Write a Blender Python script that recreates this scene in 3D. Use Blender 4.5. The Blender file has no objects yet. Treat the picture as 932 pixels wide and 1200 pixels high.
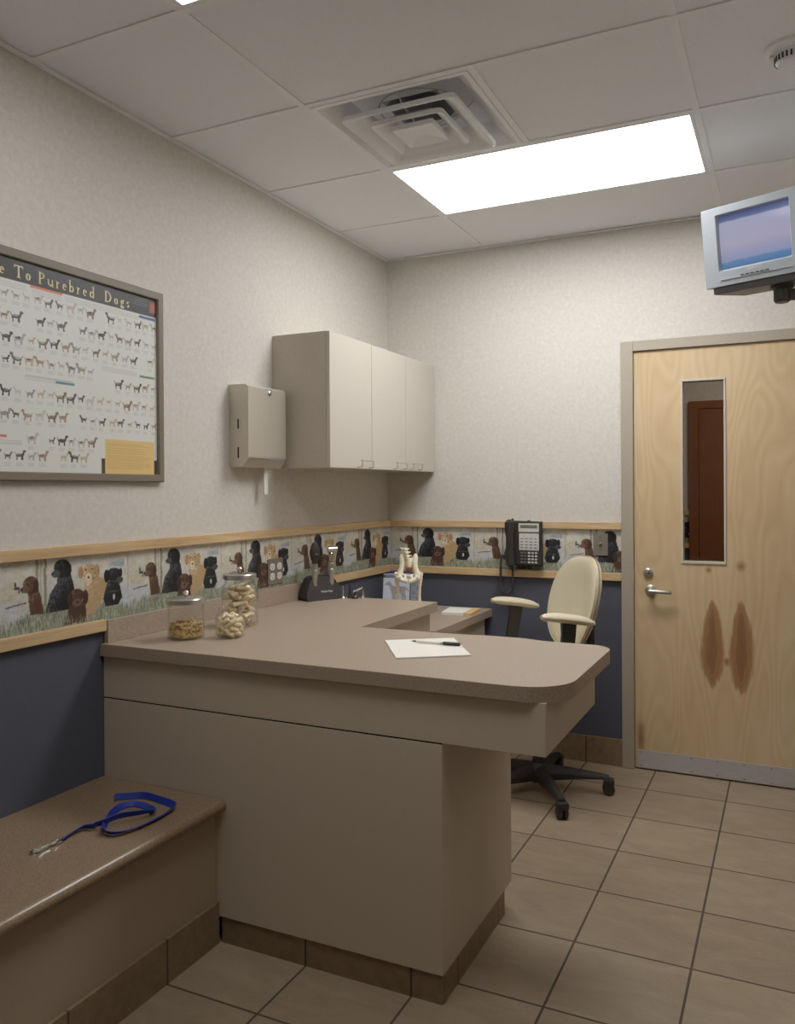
import bpy, bmesh, math, random
import numpy as np
from mathutils import Vector, Matrix

random.seed(7)
scn = bpy.context.scene
COL = scn.collection
PI = math.pi

# ------------------------------------------------------------------ helpers
def lin(c):
    c = c / 255.0
    return c / 12.92 if c <= 0.04045 else ((c + 0.055) / 1.055) ** 2.4
def rgb(r, g, b): return (lin(r), lin(g), lin(b), 1.0)

def root_loc(o):
    while o.parent: o = o.parent
    return o.location.copy()

def obj(name, bm, m, parent=None, local=False, sharp=35):
    me = bpy.data.meshes.new(name)
    bmesh.ops.recalc_face_normals(bm, faces=bm.faces)
    bm.to_mesh(me); bm.free()
    for p in me.polygons: p.use_smooth = True
    me.set_sharp_from_angle(angle=math.radians(sharp))
    o = link(name, me, m, parent, local)
    if len(me.polygons) < 900:
        wn = o.modifiers.new('weighted_normal', 'WEIGHTED_NORMAL'); wn.keep_sharp = True; wn.weight = 80
    return o

def link(name, me, m, parent=None, local=False):
    o = bpy.data.objects.new(name, me); COL.objects.link(o)
    if m is not None: me.materials.append(m)
    if parent is not None:
        o.parent = parent
        if not local:
            me.transform(Matrix.Translation(-root_loc(parent)))
    return o

def tag(o, label, cat, group=None):
    o['label'] = label; o['category'] = cat
    if group: o['group'] = group
    return o

def thing(name, label, cat, loc=(0, 0, 0), rotz=0.0, group=None):
    o = bpy.data.objects.new(name, None); COL.objects.link(o)
    o.empty_display_size = .05
    o.location = loc; o.rotation_euler = (0, 0, rotz)
    return tag(o, label, cat, group)

def struct(name, bm, m, parent=None):
    o = obj(name, bm, m, parent)
    o['kind'] = 'structure'
    return o

def box(bm, x0, x1, y0, y1, z0, z1, bev=0.0, seg=2, M=None):
    r = bmesh.ops.create_cube(bm, size=1.0)
    vs = r['verts']
    for v in vs:
        v.co = Vector((x0 + (v.co.x + .5) * (x1 - x0), y0 + (v.co.y + .5) * (y1 - y0), z0 + (v.co.z + .5) * (z1 - z0)))
    if bev > 0:
        es = list({e for v in vs for e in v.link_edges})
        r = bmesh.ops.bevel(bm, geom=es, offset=bev, segments=seg, affect='EDGES', profile=.5)
        vs = list(set(vs) | set(r['verts']))
        vs = [v for v in vs if v.is_valid]
    if M is not None:
        for v in vs: v.co = M @ v.co
    return vs

def ring(bm, pts): return [bm.verts.new(p) for p in pts]
def bridge(bm, a, b):
    n = len(a)
    for i in range(n): bm.faces.new((a[i], a[(i + 1) % n], b[(i + 1) % n], b[i]))

def lathe(bm, prof, c=(0, 0, 0), seg=32, M=None, cap=True):
    """profile list of (r, z) from start to end"""
    c = Vector(c); prev = None; first = None
    for r, z in prof:
        pts = [Vector((r * math.cos(2 * PI * i / seg), r * math.sin(2 * PI * i / seg), z)) for i in range(seg)]
        if M is not None: pts = [M @ p for p in pts]
        cur = ring(bm, [p + c for p in pts])
        if prev: bridge(bm, prev, cur)
        else: first = cur
        prev = cur
    if cap:
        bm.faces.new(first[::-1]); bm.faces.new(prev)

def tube(bm, pts, r, seg=8, cap=True):
    pts = [Vector(p) for p in pts]; n = len(pts); prev = None; first = None
    up = None
    for i, p in enumerate(pts):
        t = (pts[min(i + 1, n - 1)] - pts[max(i - 1, 0)]).normalized()
        if up is None:
            up = t.orthogonal().normalized()
        up = (up - t * up.dot(t)).normalized(); s = t.cross(up)
        rr = r[i] if isinstance(r, (list, tuple)) else r
        cur = ring(bm, [p + (up * math.cos(2 * PI * k / seg) + s * math.sin(2 * PI * k / seg)) * rr for k in range(seg)])
        if prev: bridge(bm, prev, cur)
        else: first = cur
        prev = cur
    if cap: bm.faces.new(first[::-1]); bm.faces.new(prev)

def prism(bm, poly, z0, z1, M=None, bev=0.0, seg=2):
    a = [Vector((x, y, z0)) for x, y in poly]; b = [Vector((x, y, z1)) for x, y in poly]
    if M is not None: a = [M @ p for p in a]; b = [M @ p for p in b]
    A = ring(bm, a); B = ring(bm, b)
    bridge(bm, A, B)
    f1 = bm.faces.new(A[::-1]); f2 = bm.faces.new(B)
    if bev > 0:
        es = list(set(f1.edges) | set(f2.edges))
        bmesh.ops.bevel(bm, geom=es, offset=bev, segments=seg, affect='EDGES', profile=.5)

def ellipsoid(bm, c, rx, ry, rz, u=12, v=8, M=None):
    mm = Matrix.Translation(Vector(c)) @ (M if M is not None else Matrix.Identity(4)) @ Matrix.Diagonal((rx, ry, rz, 1))
    bmesh.ops.create_uvsphere(bm, u_segments=u, v_segments=v, radius=1.0, matrix=mm)

def rounded(poly, radii, n=8):
    """fillet the corners of a 2d polygon"""
    out = []; N = len(poly)
    for i in range(N):
        p = Vector(poly[i]); a = Vector(poly[i - 1]); b = Vector(poly[(i + 1) % N]); r = radii[i]
        if r <= 0: out.append(tuple(p)); continue
        d1 = (a - p).normalized(); d2 = (b - p).normalized()
        ang = d1.angle(d2); t = r / math.tan(ang / 2)
        c = p + (d1 + d2).normalized() * (r / math.sin(ang / 2))
        s = p + d1 * t; e = p + d2 * t
        a0 = math.atan2(s.y - c.y, s.x - c.x); a1 = math.atan2(e.y - c.y, e.x - c.x)
        da = (a1 - a0 + PI) % (2 * PI) - PI
        for k in range(n + 1):
            aa = a0 + da * k / n
            out.append((c.x + r * math.cos(aa), c.y + r * math.sin(aa)))
    return out

def text_mesh(s, size, depth=0.0006, spacing=1.0, align='LEFT'):
    cu = bpy.data.curves.new('lettering_curve', 'FONT')
    cu.body = s; cu.size = size; cu.extrude = depth; cu.space_character = spacing; cu.align_x = align
    o = bpy.data.objects.new('lettering_tmp', cu); COL.objects.link(o)
    dg = bpy.context.evaluated_depsgraph_get()
    me = bpy.data.meshes.new_from_object(o.evaluated_get(dg))
    bpy.data.objects.remove(o); bpy.data.curves.remove(cu)
    return me

def mesh_thing(name, me, m, parent, M):
    me.transform(M)
    me.materials.clear()
    return link(name, me, m, parent)

BM = bmesh.new

# ------------------------------------------------------------------ materials
class NT:
    def __init__(s, name):
        s.m = bpy.data.materials.new(name); s.m.use_nodes = True
        s.t = s.m.node_tree; s.n = s.t.nodes; s.l = s.t.links
        s.b = s.n['Principled BSDF']; s.out = s.n['Material Output']
    def add(s, t, **k):
        n = s.n.new(t)
        for a, v in k.items(): setattr(n, a, v)
        return n
    def lk(s, a, b): s.l.new(a, b)
    def val(s, x, sock):
        if isinstance(x, (int, float)): sock.default_value = x
        else: s.lk(x, sock)
    def math(s, op, a, b=0.0, c=None, clamp=False):
        n = s.add('ShaderNodeMath', operation=op, use_clamp=clamp)
        s.val(a, n.inputs[0]); s.val(b, n.inputs[1])
        if c is not None: s.val(c, n.inputs[2])
        return n.outputs[0]
    def coord(s, kind='Object', scale=(1, 1, 1)):
        tc = s.add('ShaderNodeTexCoord'); mp = s.add('ShaderNodeMapping')
        mp.inputs['Scale'].default_value = scale
        s.lk(tc.outputs[kind], mp.inputs[0]); return mp.outputs[0]
    def noise(s, co, scale, detail=3, rough=.5, dist=0):
        n = s.add('ShaderNodeTexNoise'); n.inputs['Scale'].default_value = scale
        n.inputs['Detail'].default_value = detail; n.inputs['Roughness'].default_value = rough
        n.inputs['Distortion'].default_value = dist
        s.lk(co, n.inputs['Vector']); return n.outputs['Fac']
    def mix(s, f, a, b, mode='MIX'):
        n = s.add('ShaderNodeMix', data_type='RGBA', blend_type=mode)
        s.val(f, n.inputs[0])
        for x, i in ((a, 6), (b, 7)):
            if isinstance(x, tuple): n.inputs[i].default_value = x
            else: s.lk(x, n.inputs[i])
        return n.outputs[2]
    def ramp(s, f, stops):
        n = s.add('ShaderNodeValToRGB'); e = n.color_ramp.elements
        while len(e) < len(stops): e.new(.5)
        for el, (p, c) in zip(e, stops): el.position = p; el.color = c
        s.lk(f, n.inputs[0]); return n.outputs[0]
    def bump(s, h, strength=.1, dist=.002):
        n = s.add('ShaderNodeBump'); n.inputs['Strength'].default_value = strength; n.inputs['Distance'].default_value = dist
        s.lk(h, n.inputs['Height']); s.lk(n.outputs[0], s.b.inputs['Normal'])
    def base(s, c):
        if isinstance(c, tuple): s.b.inputs['Base Color'].default_value = c
        else: s.lk(c, s.b.inputs['Base Color'])

def dk(c, f): return (c[0] * f, c[1] * f, c[2] * f, 1)

def mat(name, c, rough=.5, metal=0.0, scale=80, amt=.12, bump=0.0, spec=.5, coat=0.0, stretch=(1, 1, 1)):
    t = NT(name)
    co = t.coord(scale=stretch)
    n = t.noise(co, scale, 3)
    t.base(t.ramp(n, [(.3, dk(c, 1 - amt)), (.7, dk(c, 1 + amt))]))
    t.b.inputs['Roughness'].default_value = rough; t.b.inputs['Metallic'].default_value = metal
    t.b.inputs['Specular IOR Level'].default_value = spec
    t.b.inputs['Coat Weight'].default_value = coat
    if bump: t.bump(n, bump)
    return t.m

def glass_mat(name, tint=(1, 1, 1, 1), ior=1.45, extra=0.0):
    t = NT(name); t.n.remove(t.b)
    tr = t.add('ShaderNodeBsdfTransparent'); tr.inputs[0].default_value = tint
    gl = t.add('ShaderNodeBsdfGlossy'); gl.inputs['Roughness'].default_value = .02
    lw = t.add('ShaderNodeLayerWeight'); lw.inputs[0].default_value = .5
    nz = t.noise(t.coord(), 4)
    f = t.math('ADD', t.math('MULTIPLY', t.math('POWER', lw.outputs['Facing'], 3.0), .62), t.math('MULTIPLY', nz, extra), clamp=True)
    mx = t.add('ShaderNodeMixShader'); t.lk(f, mx.inputs[0]); t.lk(tr.outputs[0], mx.inputs[1]); t.lk(gl.outputs[0], mx.inputs[2])
    t.lk(mx.outputs[0], t.out.inputs[0]); return t.m

def emit_mat(name, c, strength, sc=3):
    t = NT(name)
    n = t.noise(t.coord(), sc, 1)
    col = t.ramp(n, [(.3, dk(c, .97)), (.7, c)])
    t.base(col); t.lk(col, t.b.inputs['Emission Color'])
    t.b.inputs['Emission Strength'].default_value = strength
    return t.m

def vcol_mat(name, rough=.7, spec=.3, coat=0.0):
    t = NT(name)
    a = t.add('ShaderNodeAttribute'); a.attribute_name = 'Col'
    n = t.noise(t.coord(), 400, 2)
    t.base(t.mix(1.0, a.outputs['Color'], t.ramp(n, [(.3, (.92, .92, .92, 1)), (.7, (1, 1, 1, 1))]), 'MULTIPLY'))
    t.b.inputs['Roughness'].default_value = rough; t.b.inputs['Specular IOR Level'].default_value = spec
    t.b.inputs['Coat Weight'].default_value = coat; t.b.inputs['Coat Roughness'].default_value = .08
    return t.m

Z_LOW0, Z_LOW1 = .9425, .980      # lower oak rail
Z_UP0, Z_UP1 = 1.2025, 1.2385     # upper oak rail

def wall_mat():
    t = NT('wallpaper_over_navy_paint')
    geo = t.add('ShaderNodeNewGeometry'); sp = t.add('ShaderNodeSeparateXYZ'); t.lk(geo.outputs['Position'], sp.inputs[0])
    co = t.coord()
    n1 = t.noise(co, 55, 4, .6, .6); n2 = t.noise(co, 150, 3)
    cream = t.ramp(n1, [(.3, rgb(194, 187, 176)), (.5, rgb(201, 194, 184)), (.7, rgb(208, 202, 193))])
    navy = t.ramp(n2, [(.3, rgb(72, 74, 84)), (.7, rgb(79, 81, 92))])
    f = t.math('GREATER_THAN', sp.outputs[2], 1.09)
    t.base(t.mix(f, navy, cream)); t.b.inputs['Roughness'].default_value = .6
    t.b.inputs['Specular IOR Level'].default_value = .25
    t.bump(n1, .06, .002)
    return t.m

S, FX, FY = .3468, 1.4898, -2.0128
def floor_mat():
    t = NT('ceramic_floor_tile')
    geo = t.add('ShaderNodeNewGeometry'); sp = t.add('ShaderNodeSeparateXYZ'); t.lk(geo.outputs['Position'], sp.inputs[0])
    gu = t.math('DIVIDE', t.math('SUBTRACT', sp.outputs[0], FX - 20 * S), S)
    gv = t.math('DIVIDE', t.math('SUBTRACT', sp.outputs[1], FY - 20 * S), S)
    def edge(g):
        fr = t.math('FRACT', g)
        return t.math('MINIMUM', fr, t.math('SUBTRACT', 1.0, fr))
    d = t.math('MINIMUM', edge(gu), edge(gv))
    grout = t.math('LESS_THAN', d, .0105)
    cmb = t.add('ShaderNodeCombineXYZ'); t.lk(t.math('FLOOR', gu), cmb.inputs[0]); t.lk(t.math('FLOOR', gv), cmb.inputs[1])
    wn = t.add('ShaderNodeTexWhiteNoise'); t.lk(cmb.outputs[0], wn.inputs['Vector'])
    tc = t.coord('Object', (1, 2.2, 1))
    n1 = t.noise(tc, 5, 6, .65, .8); n2 = t.noise(tc, 90, 4, .7)
    n = t.math('ADD', t.math('MULTIPLY', n1, .65), t.math('MULTIPLY', n2, .35))
    n = t.math('ADD', n, t.math('MULTIPLY', t.math('SUBTRACT', wn.outputs['Value'], .5), .14))
    col = t.ramp(n, [(.25, rgb(121, 103, 82)), (.5, rgb(144, 125, 102)), (.75, rgb(162, 145, 121))])
    t.base(t.mix(grout, col, rgb(72, 60, 47)))
    t.val(t.math('ADD', .42, t.math('MULTIPLY', grout, .4)), t.b.inputs['Roughness'])
    t.b.inputs['Specular IOR Level'].default_value = .4
    h = t.math('ADD', t.math('MULTIPLY', t.math('MINIMUM', d, .016), 60), t.math('MULTIPLY', n2, .15))
    t.bump(h, .35, .002)
    return t.m

def base_tile_mat(name, axis, off):
    t = NT(name)
    geo = t.add('ShaderNodeNewGeometry'); sp = t.add('ShaderNodeSeparateXYZ'); t.lk(geo.outputs['Position'], sp.inputs[0])
    g = t.math('FRACT', t.math('DIVIDE', t.math('SUBTRACT', sp.outputs[axis], off - 20 * S), S))
    d = t.math('MINIMUM', g, t.math('SUBTRACT', 1.0, g))
    n = t.noise(t.coord(), 30, 5, .6)
    col = t.ramp(n, [(.25, rgb(112, 92, 68)), (.75, rgb(138, 116, 90))])
    t.base(t.mix(t.math('LESS_THAN', d, .009), col, rgb(62, 50, 38)))
    t.b.inputs['Roughness'].default_value = .45
    return t.m

def oak_mat(name, axis):
    t = NT(name)
    sc = [26, 26, 26]; sc[axis] = 1.6
    co = t.coord('Object', tuple(sc))
    n = t.noise(co, 2.2, 5, .6, .4); n2 = t.noise(t.coord('Object', tuple([90 if i != axis else 5 for i in range(3)])), 3, 3)
    f = t.math('ADD', t.math('MULTIPLY', n, .7), t.math('MULTIPLY', n2, .3))
    t.base(t.ramp(f, [(.3, rgb(176, 142, 98)), (.5, rgb(199, 166, 121)), (.7, rgb(212, 183, 140))]))
    t.b.inputs['Roughness'].default_value = .38
    return t.m

def birch_mat():
    """rotary-cut birch veneer with a pair of mirrored dark flame figures; coordinates local to the door"""
    t = NT('birch_veneer')
    tc = t.add('ShaderNodeTexCoord'); sp = t.add('ShaderNodeSeparateXYZ'); t.lk(tc.outputs['Object'], sp.inputs[0])
    X, Z = sp.outputs[0], sp.outputs[2]
    # mirror the sheets about the book-match line at x = .435
    xm = t.math('ABSOLUTE', t.math('SUBTRACT', X, .435))
    cmb = t.add('ShaderNodeCombineXYZ'); t.lk(t.math('MULTIPLY', xm, 4.2), cmb.inputs[0]); t.lk(t.math('MULTIPLY', Z, .95), cmb.inputs[2])
    n1 = t.noise(cmb.outputs[0], .8, 2, .45, .25)
    cont = t.math('PINGPONG', t.math('MULTIPLY', n1, 21), .5)
    fine = t.noise(t.coord('Object', (60, 60, 2.2)), 3, 3)
    big = t.noise(t.coord('Object', (1.5, 1, .8)), 1.6, 3)
    f = t.math('ADD', t.math('ADD', t.math('MULTIPLY', cont, .34), t.math('MULTIPLY', fine, .16)), t.math('MULTIPLY', big, .62))
    col = t.ramp(f, [(.30, rgb(188, 158, 117)), (.48, rgb(199, 170, 129)), (.7, rgb(209, 182, 144))])
    wob = t.noise(t.coord('Object', (14, 1, 5)), 1.5, 3)
    fib = t.noise(t.coord('Object', (55, 1, 5)), 2.0, 3)
    def flame(cx, cz, hw, hh, base, inner):
        """feathered spindle, widest below the middle, ragged at the tips, darker heart"""
        dz = t.math('DIVIDE', t.math('SUBTRACT', Z, cz), hh)
        up = t.math('MULTIPLY', dz, t.math('ADD', .98, t.math('MULTIPLY', dz, .06)))
        dx = t.math('DIVIDE', t.math('SUBTRACT', X, cx), hw)
        q = t.math('ADD', t.math('MULTIPLY', t.math('ABSOLUTE', dx), t.math('ADD', 1.0, t.math('MULTIPLY', dz, .28))), t.math('POWER', t.math('ABSOLUTE', up), 2.6))
        q = t.math('ADD', q, t.math('MULTIPLY', t.math('SUBTRACT', wob, .5), .5))
        q = t.math('ADD', q, t.math('MULTIPLY', t.math('SUBTRACT', fib, .5), .55))
        mr = t.add('ShaderNodeMapRange', interpolation_type='SMOOTHSTEP')
        t.lk(q, mr.inputs[0]); mr.inputs[1].default_value = 1.08; mr.inputs[2].default_value = .84
        c = t.ramp(q, [(0.0, rgb(118, 76, 44)), (.42, rgb(128, 85, 50)), (.50, rgb(150, 107, 66)), (.62, rgb(138, 95, 57)), (.9, rgb(160, 118, 76))])
        return t.mix(t.math('MULTIPLY', mr.outputs[0], .9), base, c)
    col = flame(.377, .668, .052, .215, col, 0)
    col = flame(.507, .662, .055, .225, col, 0)
    def knot(cx, cz, r, rz, base):
        dx = t.math('DIVIDE', t.math('SUBTRACT', X, cx), r); dz = t.math('DIVIDE', t.math('SUBTRACT', Z, cz), rz)
        q = t.math('ADD', t.math('SQRT', t.math('ADD', t.math('MULTIPLY', dx, dx), t.math('MULTIPLY', dz, dz))), t.math('MULTIPLY', t.math('SUBTRACT', wob, .5), 1.1))
        mr = t.add('ShaderNodeMapRange', interpolation_type='SMOOTHSTEP'); t.lk(q, mr.inputs[0]); mr.inputs[1].default_value = 1.0; mr.inputs[2].default_value = .1
        return t.mix(t.math('MULTIPLY', mr.outputs[0], .8), base, rgb(120, 74, 44))
    col = knot(.442, .575, .026, .032, col)
    col = knot(.507, 1.035, .034, .042, col)
    col = knot(.36, 1.012, .02, .02, col)
    col = knot(.035, .16, .03, .12, col)
    t.base(col); t.b.inputs['Roughness'].default_value = .42; t.b.inputs['Specular IOR Level'].default_value = .35
    return t.m

M = {}
M['wall'] = wall_mat()
M['floor'] = floor_mat()
M['ceil'] = mat('vinyl_ceiling_tile', rgb(230, 233, 238), .75, scale=220, amt=.035, bump=.03, spec=.2)
M['grid'] = mat('white_ceiling_grid', rgb(231, 234, 238), .55, amt=.03)
M['white_metal'] = mat('white_enamel', rgb(230, 232, 235), .4, amt=.03)
M['duct'] = mat('galvanised_duct', rgb(165, 168, 174), .6, .0, amt=.1)
M['lens_back'] = emit_mat('lit_troffer_lens', (.98, .99, 1.0, 1), 13.5)
M['lens_front'] = emit_mat('lit_troffer_lens_dimmer', (.98, .99, 1.0, 1), 6.0)
M['oak_x'] = oak_mat('oak_rail_grain_across', 0); M['oak_y'] = oak_mat('oak_rail_grain_along', 1)
M['birch'] = birch_mat()
M['jamb'] = mat('taupe_painted_steel', rgb(160, 148, 130), .45, amt=.03)
M['steel'] = mat('brushed_steel', rgb(178, 174, 166), .33, .85, scale=20, amt=.08, stretch=(1, 1, 60))
M['kick'] = mat('brushed_kick_plate', rgb(192, 191, 187), .42, .45, scale=16, amt=.12, stretch=(1, 30, 30))
M['chrome'] = mat('polished_chrome', rgb(205, 203, 198), .12, 1.0, amt=.03)
M['dispenser'] = mat('satin_stainless', rgb(196, 188, 172), .4, .55, scale=14, amt=.05, stretch=(1, 40, 1))
M['laminate'] = mat('speckled_taupe_laminate', rgb(160, 141, 121), .36, scale=200, amt=.22, spec=.5)
M['bench_lam'] = mat('speckled_tan_laminate_shaded', rgb(130, 108, 84), .26, scale=230, amt=.24, spec=.5)  # tan darkened in the colour to imitate weaker light on the bench
M['panel'] = mat('beige_panel_laminate_lit', rgb(194, 178, 156), .5, scale=160, amt=.03)  # beige lightened in the colour, standing in for fill light on the counter front
M['bench_panel'] = mat('beige_panel_laminate_shaded', rgb(160, 140, 117), .5, scale=160, amt=.03)  # darker copy of the beige panel, shade on the bench front painted in
M['cab'] = mat('pale_beige_cabinet', rgb(190, 181, 167), .48, scale=160, amt=.03)
M['cab_edge'] = mat('tan_edge_band', rgb(184, 173, 157), .5, amt=.04)
M['seam'] = mat('dark_joint', rgb(22, 16, 12), .9)
M['base_x'] = base_tile_mat('base_tile_along_back', 0, FX); M['base_y'] = base_tile_mat('base_tile_along_side', 1, FY)
M['black'] = mat('black_plastic', rgb(38, 33, 31), .45, amt=.1)
M['charger'] = mat('charcoal_plastic', rgb(42, 37, 36), .5, amt=.1)
M['chairblack'] = mat('black_nylon', rgb(36, 31, 29), .55, amt=.12)
M['vinyl'] = mat('cream_vinyl', rgb(206, 194, 164), .42, scale=300, amt=.03, bump=.03)
M['piping'] = mat('dark_piping', rgb(120, 106, 84), .5)
M['silver'] = mat('silver_plastic', rgb(168, 174, 180), .38, .25, scale=300, amt=.03)
M['darkgrey'] = mat('dark_grey_plastic', rgb(52, 50, 50), .5)
M['lid'] = mat('satin_lid_metal', rgb(196, 193, 188), .28, .85, amt=.04)
M['plate'] = mat('dull_steel_plate', rgb(142, 135, 124), .4, .6, amt=.05)
M['paper'] = mat('white_paper', rgb(228, 224, 212), .7, amt=.02)
M['paper_blue'] = mat('bluish_print_paper', rgb(196, 206, 220), .5, scale=40, amt=.05)
M['bone'] = mat('ivory_bone_plastic', rgb(234, 223, 192), .4, scale=60, amt=.08)
M['bonedark'] = mat('reddish_brown_disc', rgb(112, 70, 52), .5)
M['biscuit'] = mat('baked_biscuit', rgb(222, 200, 162), .75, scale=120, amt=.12, bump=.15)
M['nibble'] = mat('pale_biscuit', rgb(224, 202, 162), .75, scale=120, amt=.12, bump=.15)
M['kibble'] = mat('yellow_brown_kibble', rgb(204, 172, 112), .75, scale=55, amt=.3, bump=.2)
M['glass'] = glass_mat('clear_jar_glass', (.985, .99, .985, 1), 1.45, .03)
M['pane'] = glass_mat('door_window_glass', (.86, .85, .82, 1), 1.5, .02)
M['leash'] = mat('blue_nylon_webbing', rgb(22, 46, 142), .55, scale=700, amt=.3, bump=.2)
M['frame'] = mat('grey_brown_metal_frame', rgb(112, 101, 85), .5, .1, amt=.05)
M['lcd'] = mat('green_grey_display', rgb(96, 104, 82), .3)
M['keys'] = mat('pale_grey_keys', rgb(198, 195, 188), .5)
M['keysdark'] = mat('grey_print', rgb(96, 94, 94), .5)
M['outlet'] = mat('taupe_wall_plate', rgb(120, 106, 94), .5, amt=.03)
M['recept'] = mat('white_receptacle', rgb(216, 214, 210), .4, amt=.02)
M['orange'] = mat('orange_tan_card', rgb(208, 172, 112), .6)
M['purple'] = mat('purple_blue_cover', rgb(66, 64, 128), .45)
M['letter'] = mat('cream_ink', rgb(214, 200, 158), .6)
M['logo'] = mat('white_ink', rgb(222, 220, 216), .5)
M['reddoor'] = mat('red_brown_stained_wood', rgb(120, 70, 42), .45, scale=6, amt=.12, stretch=(8, 8, 1))
M['border'] = vcol_mat('painted_dog_wallpaper_border', .6, .25)
M['poster'] = vcol_mat('printed_dog_chart', .45, .4, .5)
M['sheet'] = vcol_mat('printed_anatomy_sheet', .4, .4)

# ------------------------------------------------------------------ painted surfaces (vertex colours)
def lin_arr(a):
    a = np.clip(a / 255.0, 0, 1)
    return np.where(a <= .04045, a / 12.92, ((a + .055) / 1.055) ** 2.4)

def painted_grid(name, O, U, V, nu, nv, rgbarr, m, parent=None, kind=None):
    """grid of (nv+1)x(nu+1) vertices; rgbarr (nv+1,nu+1,3) in sRGB 0-255"""
    O = np.array(O, float); U = np.array(U, float); V = np.array(V, float)
    iu, iv = np.meshgrid(np.linspace(0, 1, nu + 1), np.linspace(0, 1, nv + 1))
    co = O + iu[..., None] * U + iv[..., None] * V
    if parent is not None: co = co - np.array(root_loc(parent))
    idx = np.arange((nu + 1) * (nv + 1)).reshape(nv + 1, nu + 1)
    q = np.stack([idx[:-1, :-1], idx[:-1, 1:], idx[1:, 1:], idx[1:, :-1]], -1).reshape(-1, 4)
    me = bpy.data.meshes.new(name)
    me.vertices.add(co.size // 3); me.vertices.foreach_set('co', co.astype(np.float32).ravel())
    me.loops.add(q.size); me.loops.foreach_set('vertex_index', q.astype(np.int32).ravel())
    me.polygons.add(len(q)); me.polygons.foreach_set('loop_start', (np.arange(len(q)) * 4).astype(np.int32))
    me.update(calc_edges=True)
    a = me.attributes.new('Col', 'FLOAT_COLOR', 'POINT')
    c = np.ones((co.size // 3, 4), np.float32); c[:, :3] = lin_arr(rgbarr).reshape(-1, 3)
    a.data.foreach_set('color', c.ravel())
    o = bpy.data.objects.new(name, me); COL.objects.link(o); me.materials.append(m)
    if parent is not None: o.parent = parent
    if kind: o['kind'] = kind
    return o

_rng = np.random.RandomState(3)
_LAT = _rng.rand(256, 256)
def vnoise(x, y):
    x0 = np.floor(x).astype(int); y0 = np.floor(y).astype(int); fx = x - x0; fy = y - y0
    fx = fx * fx * (3 - 2 * fx); fy = fy * fy * (3 - 2 * fy)
    g = lambda i, j: _LAT[i % 256, j % 256]
    return (g(x0, y0) * (1 - fx) + g(x0 + 1, y0) * fx) * (1 - fy) + (g(x0, y0 + 1) * (1 - fx) + g(x0 + 1, y0 + 1) * fx) * fy
def fbm(x, y): return vnoise(x, y) * .55 + vnoise(x * 2.1 + 7, y * 2.1) * .3 + vnoise(x * 4.3, y * 4.3 + 3) * .15

def inpoly(x, y, poly):
    r = np.zeros(x.shape, bool); n = len(poly)
    for i in range(n):
        x0, y0 = poly[i - 1]; x1, y1 = poly[i]
        if y0 == y1: continue
        c = ((y0 > y) != (y1 > y)) & (x < (x1 - x0) * (y - y0) / (y1 - y0) + x0)
        r ^= c
    return r

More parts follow.
